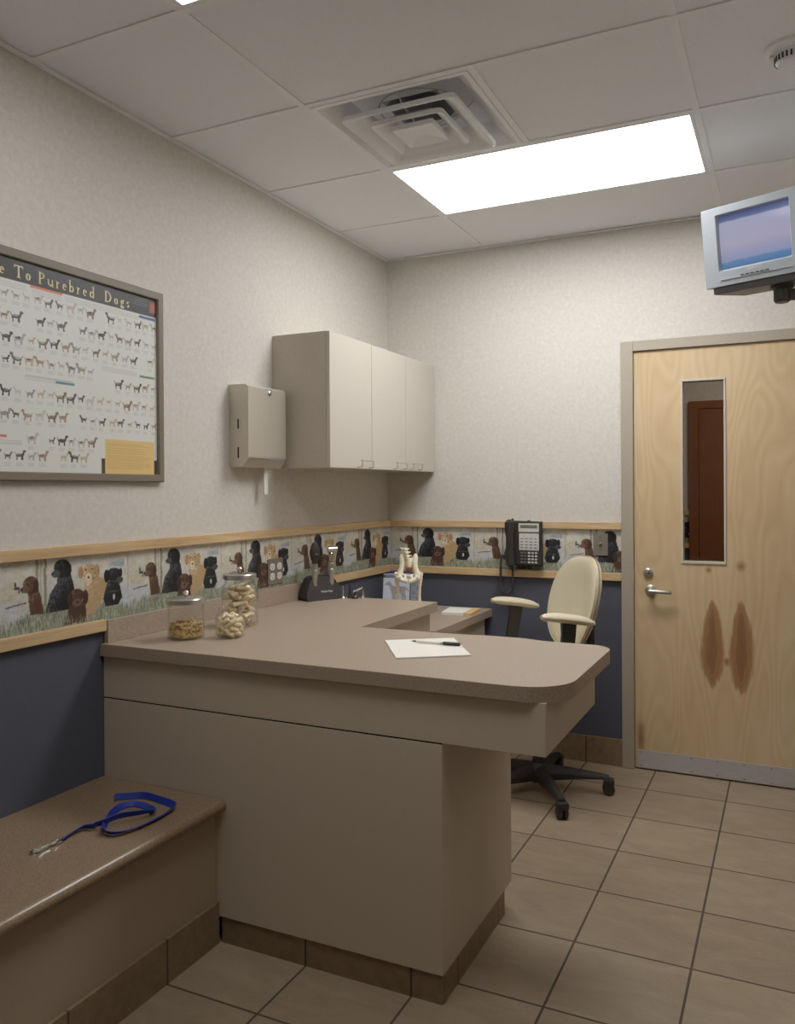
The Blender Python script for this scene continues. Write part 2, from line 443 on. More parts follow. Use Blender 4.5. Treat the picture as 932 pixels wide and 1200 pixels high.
PERIOD = 612.0
def border_paint(s, z):
    """colour of the hunting-dog border at along-wall position s (m) and height z (m)"""
    x = ((s - .249) / .00083 + 335.0); y = 45 + (1.2025 - z) / .000766
    wx = x / 24.; wy = y / 24.
    x = np.mod(x - 40, PERIOD) + 40
    n1 = fbm(wx, wy); n2 = fbm(wx * 3, wy * 3); n4 = fbm(wx * 7, wy * 5); st = fbm(wx * 6, wy * .8)
    col = np.zeros(x.shape + (3,))
    S_ = lambda v, a, b: np.clip((v - a) / (b - a), 0, 1)
    def put(mask, c, amt=.12, nz=None, a=1.0):
        nz = n2 if nz is None else nz
        cc = np.array(c, float) * (1 + (nz[..., None] - .5) * 2 * amt)
        mk = (np.asarray(mask, float) * a)[..., None]
        col[:] = col * (1 - mk) + cc * mk
    xn = x + (n2 - .5) * 3; yn = y + (n1 - .5) * 5
    def ell(cx, cy, rx, ry, soft=.22): return np.clip((1.06 - (((xn - cx) / rx) ** 2 + ((yn - cy) / ry) ** 2)) / soft, 0, 1)
    # misty marsh: pale sky, far trees, water, reeds
    put(np.ones(x.shape), (208, 203, 192), .10, n1)
    put(S_(y, 60, 150), (196, 192, 180), .08, n2, .6)
    put(S_(fbm(wx * .55 + 9, wy * .7), .48, .74), (182, 178, 164), .12, n2, .6)
    put(S_(fbm(wx * .7 + 31, wy * .8 + 4), .52, .70), (196, 186, 160), .10, n2, .6)
    put(ell(640, 97, 80, 15, .6), (150, 158, 168), .12, n2, .9); put(ell(650, 84, 40, 7, .6), (166, 172, 180), .1, n2, .8)
    put(ell(420, 76, 70, 10, .7), (176, 182, 188), .1, n2, .7)
    put(ell(700, 170, 50, 52, .7), (196, 184, 154), .12, n2, .7); put(ell(110, 168, 60, 46, .7), (192, 180, 152), .12, n2, .6)
    wat = S_(y, 198, 214) * ((x > 600) | (x < 170))
    put(wat, (186, 190, 196), .08, fbm(wx * 1.2, wy * 5), .9)
    put(S_(y, 170, 205) * S_(fbm(wx * 1.4, wy * .9 + 8), .48, .66), (178, 176, 156), .16, n2, .6)
    for cx, w, c, a in ((222, 6, (128, 122, 102), .7), (238, 4, (158, 150, 126), .6), (257, 6, (120, 116, 98), .75), (60, 4, (168, 156, 126), .6), (575, 3, (172, 164, 142), .5), (690, 4, (176, 164, 134), .5), (470, 3, (180, 174, 158), .4)):
        put((np.abs(x - cx + (n1 - .5) * 10) < w) * (y < 258), c, .25, st, a)
    gt = 270 + 14 * np.sin(x * .0205) - 40 * np.exp(-((x - 300) / 78.) ** 2) + (st - .5) * 60
    blades = fbm(wx * 9, wy * 1.6)
    put(S_(y, gt - 8, gt + 12), (140, 142, 124), .5, blades)
    put(S_(y, gt + 14, gt + 40), (122, 126, 106), .55, blades, .55)
    put(S_(y, 292, 345) * S_(n4, .42, .62), (166, 168, 152), .3, blades, .55)
    def furry(mask, c, hi, cx, cy, amt=.22):
        """coat lit from the upper left with fur texture"""
        lit = np.clip(.5 - (xn - cx) / 110. - (yn - cy) / 150. + (n2 - .5) * 1.2 + (st - .5) * .8, 0, 1) ** 2.6
        cc = np.array(c, float) * (1 - lit[..., None]) + np.array(hi, float) * lit[..., None]
        cc = cc * (1 + (n4[..., None] - .5) * amt)
        mk = np.asarray(mask, float)[..., None]; col[:] = col * (1 - mk) + cc * mk
    def softpoly(p):
        m = inpoly(xn, yn, p).astype(float); return m
    def dog(off, head, muz, ears, body, c, hi, cm, ce, nose, eyes):
        furry(softpoly([(a + off, b) for a, b in body]), c, hi, body[0][0] + off + 20, 200)
        h = (head[0] + off,) + head[1:]
        put(ell(h[0] + 4, h[1] + h[3] * .95, h[2] * .85, 13, .8), [v * .6 for v in c], .1, None, .7)
        furry(ell(*h), c, hi, h[0] - 4, h[1] - 6)
        for e in ears: furry(ell(e[0] + off, *e[1:]), ce, [v * 1.35 for v in ce], e[0] + off, e[1])
        furry(ell(muz[0] + off, *muz[1:]), cm, [min(255, v * 1.3) for v in cm], muz[0] + off, muz[1], .2)
        put(ell(nose[0] + off, nose[1], 6, 5), (34, 28, 27), .1)
        for ex, ey in eyes: put(ell(ex + off, ey, 4.5, 3.6), (28, 22, 20), .1); put(ell(ex + off - 1, ey - 6, 6, 2.2), hi, .1, None, .5)
    for off in (0, PERIOD, -PERIOD):
        dog(off, (194, 140, 34, 31), (170, 160, 20, 14), [(216, 152, 13, 27)], [(182, 158), (226, 160), (238, 200), (252, 268), (192, 264), (184, 210)], (80, 55, 42), (134, 101, 80), (104, 76, 62), (60, 41, 33), (154, 158), [(180, 138)])
        dog(off, (336, 88, 40, 35), (306, 112, 20, 15), [(364, 98, 16, 30)], [(314, 112), (374, 112), (390, 168), (396, 268), (256, 268), (278, 190), (310, 150)], (27, 26, 27), (72, 74, 79), (66, 68, 74), (19, 18, 19), (290, 110), [(314, 88)])
        dog(off, (464, 116, 38, 33), (462, 150, 19, 25), [(424, 118, 14, 28), (505, 118, 14, 28)], [(440, 158), (506, 140), (552, 165), (558, 202), (522, 262), (488, 304), (434, 308)], (178, 146, 104), (222, 200, 160), (206, 186, 156), (158, 122, 86), (462, 142), [(449, 108), (480, 108)])
        dog(off, (405, 214, 38, 29), (406, 244, 24, 17), [(371, 226, 14, 32), (447, 224, 14, 32)], [(372, 240), (446, 240), (452, 330), (344, 330)], (72, 49, 38), (124, 92, 74), (100, 74, 62), (54, 37, 30), (406, 240), [(392, 212), (420, 212)])
        dog(off, (592, 144, 42, 30), (624, 172, 20, 16), [(556, 148, 15, 29), (630, 140, 10, 22)], [(560, 172), (622, 182), (640, 250), (616, 282), (548, 280), (536, 246)], (28, 28, 29), (70, 72, 77), (58, 60, 65), (20, 20, 21), (638, 170), [(612, 146)])
        put(ell(593 + off, 244, 6, 13), (206, 200, 190), .1); put(ell(592 + off, 220, 32, 4), (120, 112, 104), .2, None, .5)
        for dx in (0, -PERIOD):
            q = off + dx
            put(ell(748 + q, 152, 14, 6), (64, 62, 60), .2); put(ell(741 + q, 139, 5, 13), (84, 80, 74), .2); put(ell(756 + q, 166, 4, 8), (90, 84, 78), .2)
            put((np.abs(y - (222 - (x - 715 - q) * .13) - (n1 - .5) * 6) < 3.2) & (x > 700 + q) & (x < 786 + q), (116, 82, 66), .2)
    put(S_(y, gt + 20, gt + 52) * S_(fbm(wx * 9 + 3, wy * 1.3), .46, .58), (136, 140, 120), .45, blades, .85)
    return np.clip(col, 0, 255)

ZB0, ZB1 = Z_LOW1 - .004, Z_UP0 + .004
def border_strip(name, O, U, length, s0, step=.0021, parent=None, sign=1):
    nu = int(length / step); nv = int((ZB1 - ZB0) / step)
    s, z = np.meshgrid(s0 + sign * np.linspace(0, length, nu + 1), np.linspace(ZB0, ZB1, nv + 1))
    return painted_grid(name, O, U, (0, 0, ZB1 - ZB0), nu, nv, border_paint(s, z), M['border'], parent, 'structure')

# ------------------------------------------------------------------ room shell
H = 2.7254
RX, FYW = 2.56, -4.95          # right wall x, front wall y
X1, G = .5918, .6096
YD = -.5649; YC = YD - G; YB = YC - G; YA = YB - G; YZ = YA - G; X2 = X1 + 2 * G
DX0, DX1, DZ = 1.383, 2.297, 2.103   # door opening

b = BM(); box(b, 0, RX, FYW, 0.0, -.08, 0); struct('floor', b, M['floor'])
b = BM(); box(b, -.1, 0, FYW - .1, .1, -.08, H + .35); struct('wall_left', b, M['wall'])
b = BM()
box(b, 0, DX0, 0, .1, -.08, H + .35); box(b, DX1, RX, 0, .1, -.08, H + .35); box(b, DX0, DX1, 0, .1, DZ, H + .35)
struct('wall_back', b, M['wall'])
b = BM(); box(b, RX, RX + .1, FYW - .1, .1, -.08, H + .35); struct('wall_right', b, M['wall'])
b = BM(); box(b, 0, RX, FYW - .1, FYW, -.08, H + .35); struct('wall_front', b, M['wall'])

# ceiling: lay-in panels slightly above the grid, cells left open for the lights and the vent
xs = [0, X1, X1 + G, X2, RX]
ys = [FYW] + [YZ - G * k for k in (2, 1)] + [YZ, YA, YB, YC, YD, 0]
ys = sorted(set([y for y in ys if y >= FYW]))
holes = [(X1, X2, YC, YD), (X1, X2, YZ, YA), (X1, X1 + G, YB, YC)]
b = BM()
for i in range(len(xs) - 1):
    for j in range(len(ys) - 1):
        cx, cy = (xs[i] + xs[i + 1]) / 2, (ys[j] + ys[j + 1]) / 2
        if any(h[0] < cx < h[1] and h[2] < cy < h[3] for h in holes): continue
        box(b, xs[i], xs[i + 1], ys[j], ys[j + 1], H + .004, H + .03)
struct('ceiling', b, M['ceil'])
b = BM(); w = .012
for x in (X1, X2): box(b, x - w, x + w, FYW, 0, H, H + .02)
for y in ys[1:-1]: box(b, 0, RX, y - w, y + w, H - .0006, H + .02)
box(b, X1 + G - w, X1 + G + w, YB, YC, H - .0003, H + .02)
struct('trim_1', b, M['grid'])
b = BM()
for x0, x1, y0, y1 in ((0, .022, FYW, 0), (RX - .022, RX, FYW, 0), (.022, RX - .022, -.022, 0), (.022, RX - .022, FYW, FYW + .022)):
    box(b, x0, x1, y0, y1, H - .003, H + .001)
struct('trim_2', b, M['grid'])

# oak rails
def rail(name, wall, z0, z1, a, c):
    b = BM()
    if wall == 'left': box(b, 0, .02, a, c, z0, z1, .003)
    elif wall == 'right': box(b, RX - .02, RX, a, c, z0, z1, .003)
    else: box(b, a, c, -.02, 0, z0, z1, .003)
    return struct(name, b, M['oak_x' if wall == 'back' else 'oak_y'])
rail('trim_3', 'left', Z_UP0, Z_UP1, FYW, 0)
rail('trim_4', 'left', Z_LOW0, Z_LOW1, FYW, -2.126)
rail('trim_5', 'left', Z_LOW0, Z_LOW1, -.872, 0)
rail('trim_6', 'back', Z_UP0, Z_UP1, .0205, 1.328)
rail('trim_7', 'back', Z_LOW0, Z_LOW1, .0205, 1.328)
rail('trim_8', 'right', Z_UP0, Z_UP1, FYW, 0)
rail('trim_9', 'right', Z_LOW0, Z_LOW1, FYW, 0)
border_strip('trim_10', (.0015, FYW, ZB0), (0, -FYW, 0), -FYW, FYW)
border_strip('trim_11', (0, -.0015, ZB0), (1.33, 0, 0), 1.33, 0)
border_strip('trim_12', (RX - .0015, 0, ZB0), (0, FYW, 0), -FYW, 2.0, step=.005)

# tile baseboards
b = BM(); box(b, 0, 1.33, -.011, 0, 0, .137, .002); box(b, 2.352, RX, -.011, 0, 0, .137, .002); struct('baseboard_back', b, M['base_x'])
b = BM(); box(b, RX - .011, RX, FYW, -.012, 0, .137, .002); struct('baseboard_right', b, M['base_y'])

# ------------------------------------------------------------------ door
b = BM()
box(b, 1.329, DX0 + .006, -.022, .1, 0, DZ + .046, .002); box(b, DX1 - .006, 2.351, -.022, .1, 0, DZ + .046, .002)
box(b, DX0 + .006, DX1 - .006, -.022, .1, DZ - .004, DZ + .046, .002)
box(b, DX0 - .003, DX0 + .0068, -.0235, -.02, .925, .985)
door_frame = struct('trim_13', b, M['jamb'])
door = bpy.data.objects.new('door_1', None); COL.objects.link(door); door.location = (DX0, 0, 0)
door['kind'] = 'structure'
LX0, LX1, LZ0, LZ1 = 1.622, 1.820, 1.045, 1.940
d0, d1 = -.006, .04
b = BM(); xl, xr, zb_, zt_ = DX0 + .008, DX1 - .008, .008, DZ - .006
box(b, xl, LX0, d0, d1, zb_, zt_); box(b, LX1, xr, d0, d1, zb_, zt_)
box(b, LX0, LX1, d0, d1, zb_, LZ0); box(b, LX0, LX1, d0, d1, LZ1, zt_)
bmesh.ops.remove_doubles(b, verts=b.verts, dist=1e-5)
leaf = obj('door_leaf', b, M['birch'], door)
b = BM(); t = .008
for y0, y1 in ((d0 - .006, d0 + .008), (d1 - .008, d1 + .006)):
    box(b, LX0 - .004, LX0 + t - .003, y0, y1, LZ0 - .004, LZ1 + .004, .002); box(b, LX1 - t + .003, LX1 + .004, y0, y1, LZ0 - .004, LZ1 + .004, .002)
    box(b, LX0, LX1, y0, y1, LZ0 - .004, LZ0 + t, .002); box(b, LX0, LX1, y0, y1, LZ1 - t, LZ1 + .004, .002)
lite = obj('window_trim', b, M['cab'], door)
b = BM(); box(b, LX0 + .002, LX1 - .002, .014, .019, LZ0 + .002, LZ1 - .002); obj('pane', b, M['pane'], lite)
b = BM(); box(b, xl + .012, xr - .012, d0 - .0025, d0, .010, .100, .0008); kp = obj('kick_plate', b, M['kick'], door)
for k in range(8):
    for z in (.022, .088):
        b = BM(); x = xl + .03 + k * (xr - xl - .06) / 7
        lathe(b, [(.0045, 0), (.0035, .0015), (.001, .002)], (x, d0 - .0025, z), 10, Matrix.Rotation(PI / 2, 4, 'X'))
        obj('screw', b, M['chrome'], kp)
# lever handle + deadbolt
RXM = Matrix.Rotation(PI / 2, 4, 'X')
b = BM(); lathe(b, [(.027, 0), (.027, .006), (.022, .010), (.012, .012), (.011, .045), (.0, .045)], (1.470, d0, .902), 28, RXM, cap=False)
hd = obj('door_handle', b, M['steel'], door)
b = BM(); pts = [(1.468, d0 - .048, .902), (1.478, d0 - .052, .902), (1.50, d0 - .053, .9025), (1.54, d0 - .052, .901), (1.562, d0 - .047, .899), (1.57, d0 - .036, .898)]
tube(b, pts, [.0115, .012, .0105, .0095, .0092, .009], 12)
obj('lever', b, M['steel'], hd)
b = BM(); lathe(b, [(.023, 0), (.023, .010), (.017, .015), (.0, .015)], (1.458, d0, .990), 28, RXM, cap=False)
db = obj('deadbolt', b, M['steel'], door)
b = BM(); lathe(b, [(.011, 0), (.010, .004), (0, .005)], (1.458, d0 - .015, .990), 20, RXM, cap=False); obj('keyhole_cylinder', b, M['chrome'], db)

# corridor behind the door window
b = BM(); box(b, .1, 3.4, .1, 2.5, -.08, 0); struct('floor_corridor', b, M['floor'])
b = BM(); box(b, .1, 3.4, 2.5, 2.6, -.08, 2.8); box(b, 0, .1, .1, 2.6, -.08, 2.8); box(b, 3.4, 3.5, .1, 2.6, -.08, 2.8); box(b, 2.67, 3.4, .08, .1, -.08, 2.8)
struct('wall_corridor', b, M['wall'])
b = BM(); box(b, 0, 3.5, .1, 2.6, 2.8, 2.85); struct('ceiling_corridor', b, M['ceil'])
b = BM()
box(b, 1.385, 1.455, 2.47, 2.5, 0, 2.09); box(b, 2.37, 2.44, 2.47, 2.5, 0, 2.09); box(b, 1.455, 2.37, 2.47, 2.5, 2.03, 2.09); struct('trim_14', b, M['reddoor'])
b = BM(); box(b, 1.458, 2.367, 2.478, 2.5, .01, 2.027, .002); d2 = struct('door_2', b, M['reddoor'])
b = BM(); box(b, .1, 1.384, 2.48, 2.5, Z_UP0, Z_UP1); box(b, .1, 1.384, 2.48, 2.5, Z_LOW0, Z_LOW1); struct('trim_15', b, M['oak_x'])
border_strip('trim_16', (.8, 2.4985, ZB0), (.585, 0, 0), .585, .9, step=.004)

# ------------------------------------------------------------------ ceiling fixtures
def troffer(x0, x1, y0, y1, lens, label):
    t = thing('ceiling_light', label, 'ceiling light', ((x0 + x1) / 2, (y0 + y1) / 2, H), group='recessed fluorescent ceiling lights')
    b = BM(); a = .0135; f = .012
    z0, z1 = H - .001, H + .012
    box(b, x0 + a, x1 - a, y0 + a, y0 + a + f, z0, z1, .001); box(b, x0 + a, x1 - a, y1 - a - f, y1 - a, z0, z1, .001)
    box(b, x0 + a, x0 + a + f, y0 + a + f, y1 - a - f, z0, z1, .001); box(b, x1 - a - f, x1 - a, y0 + a + f, y1 - a - f, z0, z1, .001)
    obj('frame', b, M['white_metal'], t)
    b = BM(); box(b, x0 + a + f - .002, x1 - a - f + .002, y0 + a + f - .002, y1 - a - f + .002, H + .005, H + .009); obj('diffuser_lens', b, lens, t)
    b = BM(); box(b, x0 + .013, x1 - .013, y0 + .013, y1 - .013, H + .0125, H + .12, .01); obj('housing', b, M['white_metal'], t)
    return t
troffer(X1, X2, YC, YD, M['lens_back'], 'bright rectangular ceiling light panel beside the square air vent')
troffer(X1, X2, YZ, YA, M['lens_front'], 'bright ceiling light panel cut off by the top edge of the photo')

vx, vy = X1 + G / 2, (YB + YC) / 2
vent = thing('ceiling_vent', 'white square stepped air diffuser in the ceiling beside the bright light panel', 'air vent', (vx, vy, H))
def sq(bm, h, z, r=.02):
    pts = rounded([(-h, -h), (h, -h), (h, h), (-h, h)], [r] * 4, 4)
    return ring(bm, [Vector((vx + x, vy + y, z)) for x, y in pts])
def pan(name, prof, m, cap=False, r=.02):
    b = BM(); prev = None
    for h, z in prof:
        cur = sq(b, h, z, min(r, h * .5))
        if prev: bridge(b, prev, cur)
        prev = cur
    if cap: b.faces.new(prev)
    return obj(name, b, m, vent, sharp=25)
pan('frame', [(.2915, H + .01), (.2915, H - .002), (.276, H - .003), (.268, H + .002), (.205, H + .060), (.20, H + .064)], M['white_metal'], r=.006)
b = BM(); lathe(b, [(.155, H + .0625), (.125, H + .065), (.122, H + .30), (.0, H + .30)], (vx, vy, 0), 40, cap=False); obj('duct_collar', b, M['duct'], vent)
b = BM(); lathe(b, [(.29, H + .063), (.15, H + .063)], (vx, vy, 0), 4, Matrix.Rotation(PI / 4, 4, 'Z'), cap=False); obj('top_plate', b, M['white_metal'], vent)
pan('cone', [(.140, H + .018), (.190, H - .020), (.200, H - .026), (.212, H - .030), (.2145, H - .028), (.2145, H - .014), (.2125, H - .014), (.2115, H - .022), (.200, H - .018), (.142, H + .022)], M['white_metal'])
pan('cone', [(.080, H + .014), (.116, H - .020), (.126, H - .028), (.136, H - .032), (.1385, H - .030), (.1385, H - .016), (.1365, H - .016), (.1355, H - .024), (.126, H - .020), (.082, H + .018)], M['white_metal'])
pan('cone', [(.080, H - .018), (.080, H - .034), (.075, H - .036), (.034, H - .022), (.018, H - .021)], M['white_metal'], cap=True, r=.008)
b = BM()
for sx, sy in ((1, 0), (-1, 0), (0, 1), (0, -1)):
    b = BM(); tube(b, [(vx + sx * .205, vy + sy * .205, H + .05), (vx + sx * .16, vy + sy * .16, H + .012), (vx + sx * .09, vy + sy * .09, H + .002), (vx + sx * .05, vy + sy * .05, H - .012)], .003, 6)
    obj('brace', b, M['white_metal'], vent)

# smoke detector
sd = thing('smoke_detector', 'round white smoke detector on the ceiling at the right edge', 'smoke detector', (2.112, -1.463, H + .004))
b = BM(); lathe(b, [(.078, 0), (.078, -.010), (.070, -.016), (.0, -.016)], (2.112, -1.463, H + .004), 40, cap=False); obj('base', b, M['white_metal'], sd)
b = BM(); lathe(b, [(.048, -.016), (.046, -.040), (.038, -.050), (.0, -.052)], (2.112, -1.463, H + .004), 32, cap=False); hsg = obj('sensor_head', b, M['white_metal'], sd)
b = BM()
for k in range(24):
    a = 2 * PI * k / 24
    mm = Matrix.Translation((2.112, -1.463, H - .030)) @ Matrix.Rotation(a, 4, 'Z')
    box(b, .044, .0485, -.0028, .0028, -.008, .008, M=mm)
obj('louvre', b, M['black'], hsg)
b = BM(); box(b, 2.112 - .060, 2.112 - .050, -1.463 - .012, -1.463 + .004, H - .020, H - .010, .002); obj('indicator', b, M['recept'], sd)

# ------------------------------------------------------------------ peninsula counter
# worktop
outline = [(0.003, -2.14), (1.585, -2.14), (1.585, -1.512), (1.36, -1.512), (1.27, -1.488), (1.15, -1.488), (1.05, -1.505), (.648, -1.505), (.648, -.785), (.003, -.785)]
rad = [0, .13, .07, .15, .12, .12, .12, 0.004, .004, 0]
top = thing('countertop', 'taupe speckled laminate exam countertop with rounded end and backsplash', 'countertop', (.6, -1.8, .86))
b = BM(); prism(b, rounded(outline, rad, 10), .858, .900, bev=.0025); obj('worktop', b, M['laminate'], top)
b = BM(); box(b, .003, .022, -2.123, -.872, .900, .977, .002); obj('backsplash', b, M['laminate'], top)

# base of the exam counter
pen = thing('exam_counter_base', 'beige laminate counter base with overhanging apron and dark tiled plinth', 'counter', (.6, -1.8, 0))
b = BM(); box(b, .003, 1.533, -2.1257, -1.555, .7195, .858, .0012); obj('apron', b, M['panel'], pen)
b = BM(); box(b, .003, 1.2422, -2.1257, -1.535, .083, .7145, .0012); obj('panel', b, M['panel'], pen)
b = BM(); box(b, .006, 1.238, -2.1205, -1.556, .7140, .7200); obj('joint', b, M['seam'], pen)
b = BM()
box(b, .49, 1.238, -2.121, -2.108, .0, .084); obj('plinth', b, M['base_x'], pen)
b = BM(); box(b, 1.225, 1.2395, -2.107, -1.60, .0, .084); obj('plinth', b, M['base_y'], pen)

# tall side cabinet under the worktop along the left wall
sc_ = thing('side_base_cabinet', 'beige base cabinet under the countertop along the wall behind the peninsula', 'cabinet', (.3, -1.15, 0))
b = BM(); box(b, .003, .600, -1.534, -.800, .10, .858, .001); obj('carcass', b, M['panel'], sc_)
b = BM(); box(b, .003, .54, -1.53, -.81, 0, .10); obj('toe_kick', b, M['base_y'], sc_)
for y0, y1 in ((-1.495, -1.152), (-1.148, -.803)):
    b = BM(); box(b, .600, .618, y0, y1, .11, .70, .001); dd = obj('door', b, M['panel'], sc_)
    yc = y1 - .04 if y0 < -1.3 else y0 + .04
    b = BM(); tube(b, [(.618, yc, .58), (.645, yc, .58), (.645, yc, .67), (.618, yc, .67)], .004, 8); obj('handle', b, M['chrome'], dd)
    b = BM(); box(b, .600, .618, y0, y1, .704, .853, .001); dd = obj('drawer', b, M['panel'], sc_)
    yc = (y0 + y1) / 2
    b = BM(); tube(b, [(.618, yc - .048, .78), (.645, yc - .048, .78), (.645, yc + .048, .78), (.618, yc + .048, .78)], .004, 8); obj('handle', b, M['chrome'], dd)

# lower desk between the counter and the back wall
dt = thing('desk', 'lower taupe laminate desk top against the back wall behind the counter', 'desk', (.3, -.4, .72))
b = BM(); prism(b, [(.004, -.782), (.634, -.782), (.634, -.0125), (.004, -.0125)], .722, .764, bev=.002); obj('worktop', b, M['laminate'], dt)
dc = thing('desk_cabinet', 'beige drawer cabinet under the lower desk top', 'cabinet', (.3, -.4, 0))
b = BM(); box(b, .003, .590, -.797, -.06, .10, .7215, .001); obj('carcass', b, M['panel'], dc)
b = BM(); box(b, .003, .53, -.79, -.07, 0, .10); obj('toe_kick', b, M['base_y'], dc)
for z0, z1 in ((.11, .395), (.399, .58), (.584, .717)):
    b = BM(); box(b, .590, .609, -.795, -.062, z0, z1, .001); dd = obj('drawer', b, M['panel'], dc)
    zc = (z0 + z1) / 2
    b = BM(); tube(b, [(.609, -.476, zc), (.636, -.476, zc), (.636, -.38, zc), (.609, -.38, zc)], .004, 8); obj('handle', b, M['chrome'], dd)

# ------------------------------------------------------------------ bench along the left wall
be = thing('waiting_bench', 'built-in tan bench with bullnose top and tiled base along the left wall', 'bench', (.25, -3.5, 0))
prof = [(.002, .415), (.478, .415)]
for k in range(9):
    a = -PI / 2 + PI * k / 8
    prof.append((.497 + .018 * math.cos(a), .434 + .019 * math.sin(a)))
prof += [(.47, .453), (.002, .453)]
mm = Matrix(((1, 0, 0, 0), (0, 0, 1, 0), (0, 1, 0, 0), (0, 0, 0, 1)))
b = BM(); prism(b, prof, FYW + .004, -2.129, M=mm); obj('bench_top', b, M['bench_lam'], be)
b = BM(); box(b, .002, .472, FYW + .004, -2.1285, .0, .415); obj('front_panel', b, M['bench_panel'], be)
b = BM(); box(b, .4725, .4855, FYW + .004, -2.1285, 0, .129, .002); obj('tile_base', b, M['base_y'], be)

# ------------------------------------------------------------------ leash on the bench
LP = [(0.202, -2.277), (0.241, -2.252), (0.283, -2.229), (0.346, -2.236), (0.405, -2.246), (.424, -2.262), (0.428, -2.30), (0.43, -2.34), (0.428, -2.388), (0.418, -2.444), (0.395, -2.473), (0.366, -2.473), (0.346, -2.457), (0.32, -2.42), (0.295, -2.381), (0.276, -2.33), (0.282, -2.295), (0.300, -2.283), (0.336, -2.285), (0.375, -2.297), (0.391, -2.315), (0.386, -2.335), (0.369, -2.368), (0.346, -2.398), (0.333, -2.444), (0.315, -2.462), (0.288, -2.477), (0.286, -2.514), (0.29, -2.545), (0.295, -2.563)]
def smooth_path(P, n=6):
    out = []
    for i in range(len(P) - 1):
        p0, p1, p2, p3 = [Vector(P[min(max(k, 0), len(P) - 1)]) for k in (i - 1, i, i + 1, i + 2)]
        for k in range(n):
            t = k / n
            out.append(.5 * ((2 * p1) + (-p0 + p2) * t + (2 * p0 - 5 * p1 + 4 * p2 - p3) * t * t + (-p0 + 3 * p1 - 3 * p2 + p3) * t ** 3))
    out.append(Vector(P[-1])); return out
ls = thing('dog_leash', 'blue nylon dog leash with metal snap hook lying on the bench', 'leash', (.3, -2.4, .453))
pz = smooth_path([(x, y, 0) for x, y in LP])
b = BM(); prev = None; N = len(pz)
for i, p in enumerate(pz):
    tn = (pz[min(i + 1, N - 1)] - pz[max(i - 1, 0)]).normalized(); s = Vector((-tn.y, tn.x, 0))
    f = i / (N - 1)
    # the webbing lies tilted, rising on edge where it bends and near the hook
    tilt = .80 + .40 * math.sin(f * 17 + .4)
    lift = 0.0
    if .70 < f < .86: lift = .004 + .006 * math.sin((f - .70) / .16 * PI)
    wv = s * math.cos(tilt) * .0100 + Vector((0, 0, 1)) * math.sin(tilt) * .0100
    nv = tn.cross(wv).normalized() * .0011
    c = p + Vector((0, 0, .4545 + abs(wv.z) + .0012 + lift))
    cur = ring(b, [c + wv + nv, c - wv + nv, c - wv - nv, c + wv - nv])
    if prev: bridge(b, prev, cur)
    else: b.faces.new(cur[::-1])
    prev = cur
b.faces.new(prev)
obj('strap', b, M['leash'], ls)
b = BM()
e = pz[-1] + Vector((0, 0, .459)); dirv = Vector((-.011, -.080, 0)).normalized(); sd_ = Vector((-dirv.y, dirv.x, 0))
tube(b, [e + dirv * .0 + sd_ * .010, e + dirv * -.006, e + dirv * 0 - sd_ * .010, e + dirv * .008 - sd_ * .006, e + dirv * .008 + sd_ * .006, e + sd_ * .010], .0022, 8)
tube(b, [e + dirv * .008, e + dirv * .018, e + dirv * .03], [.0045, .006, .004], 10)
tube(b, [e + dirv * .028, e + dirv * .05 + sd_ * .003, e + dirv * .066 + sd_ * .008, e + dirv * .078 + sd_ * .004, e + dirv * .080 - sd_ * .004, e + dirv * .070 - sd_ * .008, e + dirv * .062 - sd_ * .006], [.0035, .0032, .003, .003, .003, .0028, .002], 8)
tube(b, [e + dirv * .03 - sd_ * .003, e + dirv * .048 - sd_ * .006, e + dirv * .062 - sd_ * .007], .0022, 8)
obj('snap_hook', b, M['chrome'], ls)

# ------------------------------------------------------------------ wall cabinet
wc = thing('wall_cabinet', 'pale beige three-door wall cabinet hanging in the corner', 'cabinet', (.15, -.57, 1.508))
CX = .297
b = BM(); box(b, .001, CX - .019, -1.135, -.012, 1.509, 2.103, .001); obj('carcass', b, M['cab_edge'], wc)
for y0, y1, h0, h1 in ((-1.134, -.751, -.892, -.782), (-.748, -.380, -.528, -.418), (-.377, -.013, -.340, -.230)):
    b = BM(); box(b, CX - .018, CX, y0, y1, 1.510, 2.102, .0012); dd = obj('door', b, M['cab'], wc)
    b = BM(); r = .0021
    tube(b, [(CX, h0, 1.516), (CX + .022, h0, 1.517), (CX + .026, h0, 1.521), (CX + .026, h0, 1.546)], r, 8)
    tube(b, [(CX, h1, 1.516), (CX + .022, h1, 1.517), (CX + .026, h1, 1.521), (CX + .026, h1, 1.546)], r, 8)
    tube(b, [(CX + .026, h0 - .012, 1.547), (CX + .026, h1 + .012, 1.547)], r * 1.1, 8)
    obj('handle', b, M['steel'], dd)

# ------------------------------------------------------------------ paper towel dispenser
td = thing('paper_towel_dispenser', 'stainless steel paper towel dispenser on the wall beside the cabinet', 'dispenser', (.05, -1.31, 1.508))
side = [(0.001, 1.508), (.070, 1.508), (.096, 1.540), (.096, 1.838), (.088, 1.848), (.001, 1.850)]
mY = Matrix(((1, 0, 0, 0), (0, 0, 1, 0), (0, 1, 0, 0), (0, 0, 0, 1)))
b = BM(); prism(b, side, -1.448, -1.176, M=mY, bev=.002); hb = obj('housing', b, M['dispenser'], td)
b = BM(); box(b, .094, .0985, -1.447, -1.177, 1.552, 1.840, .0015); fr = obj('front_door', b, M['dispenser'], td)
b = BM(); lathe(b, [(.011, 0), (.011, .005), (.006, .008), (0, .008)], (.0985, -1.300, 1.822), 20, Matrix.Rotation(PI / 2, 4, 'Y'), cap=False); obj('lock', b, M['chrome'], fr)
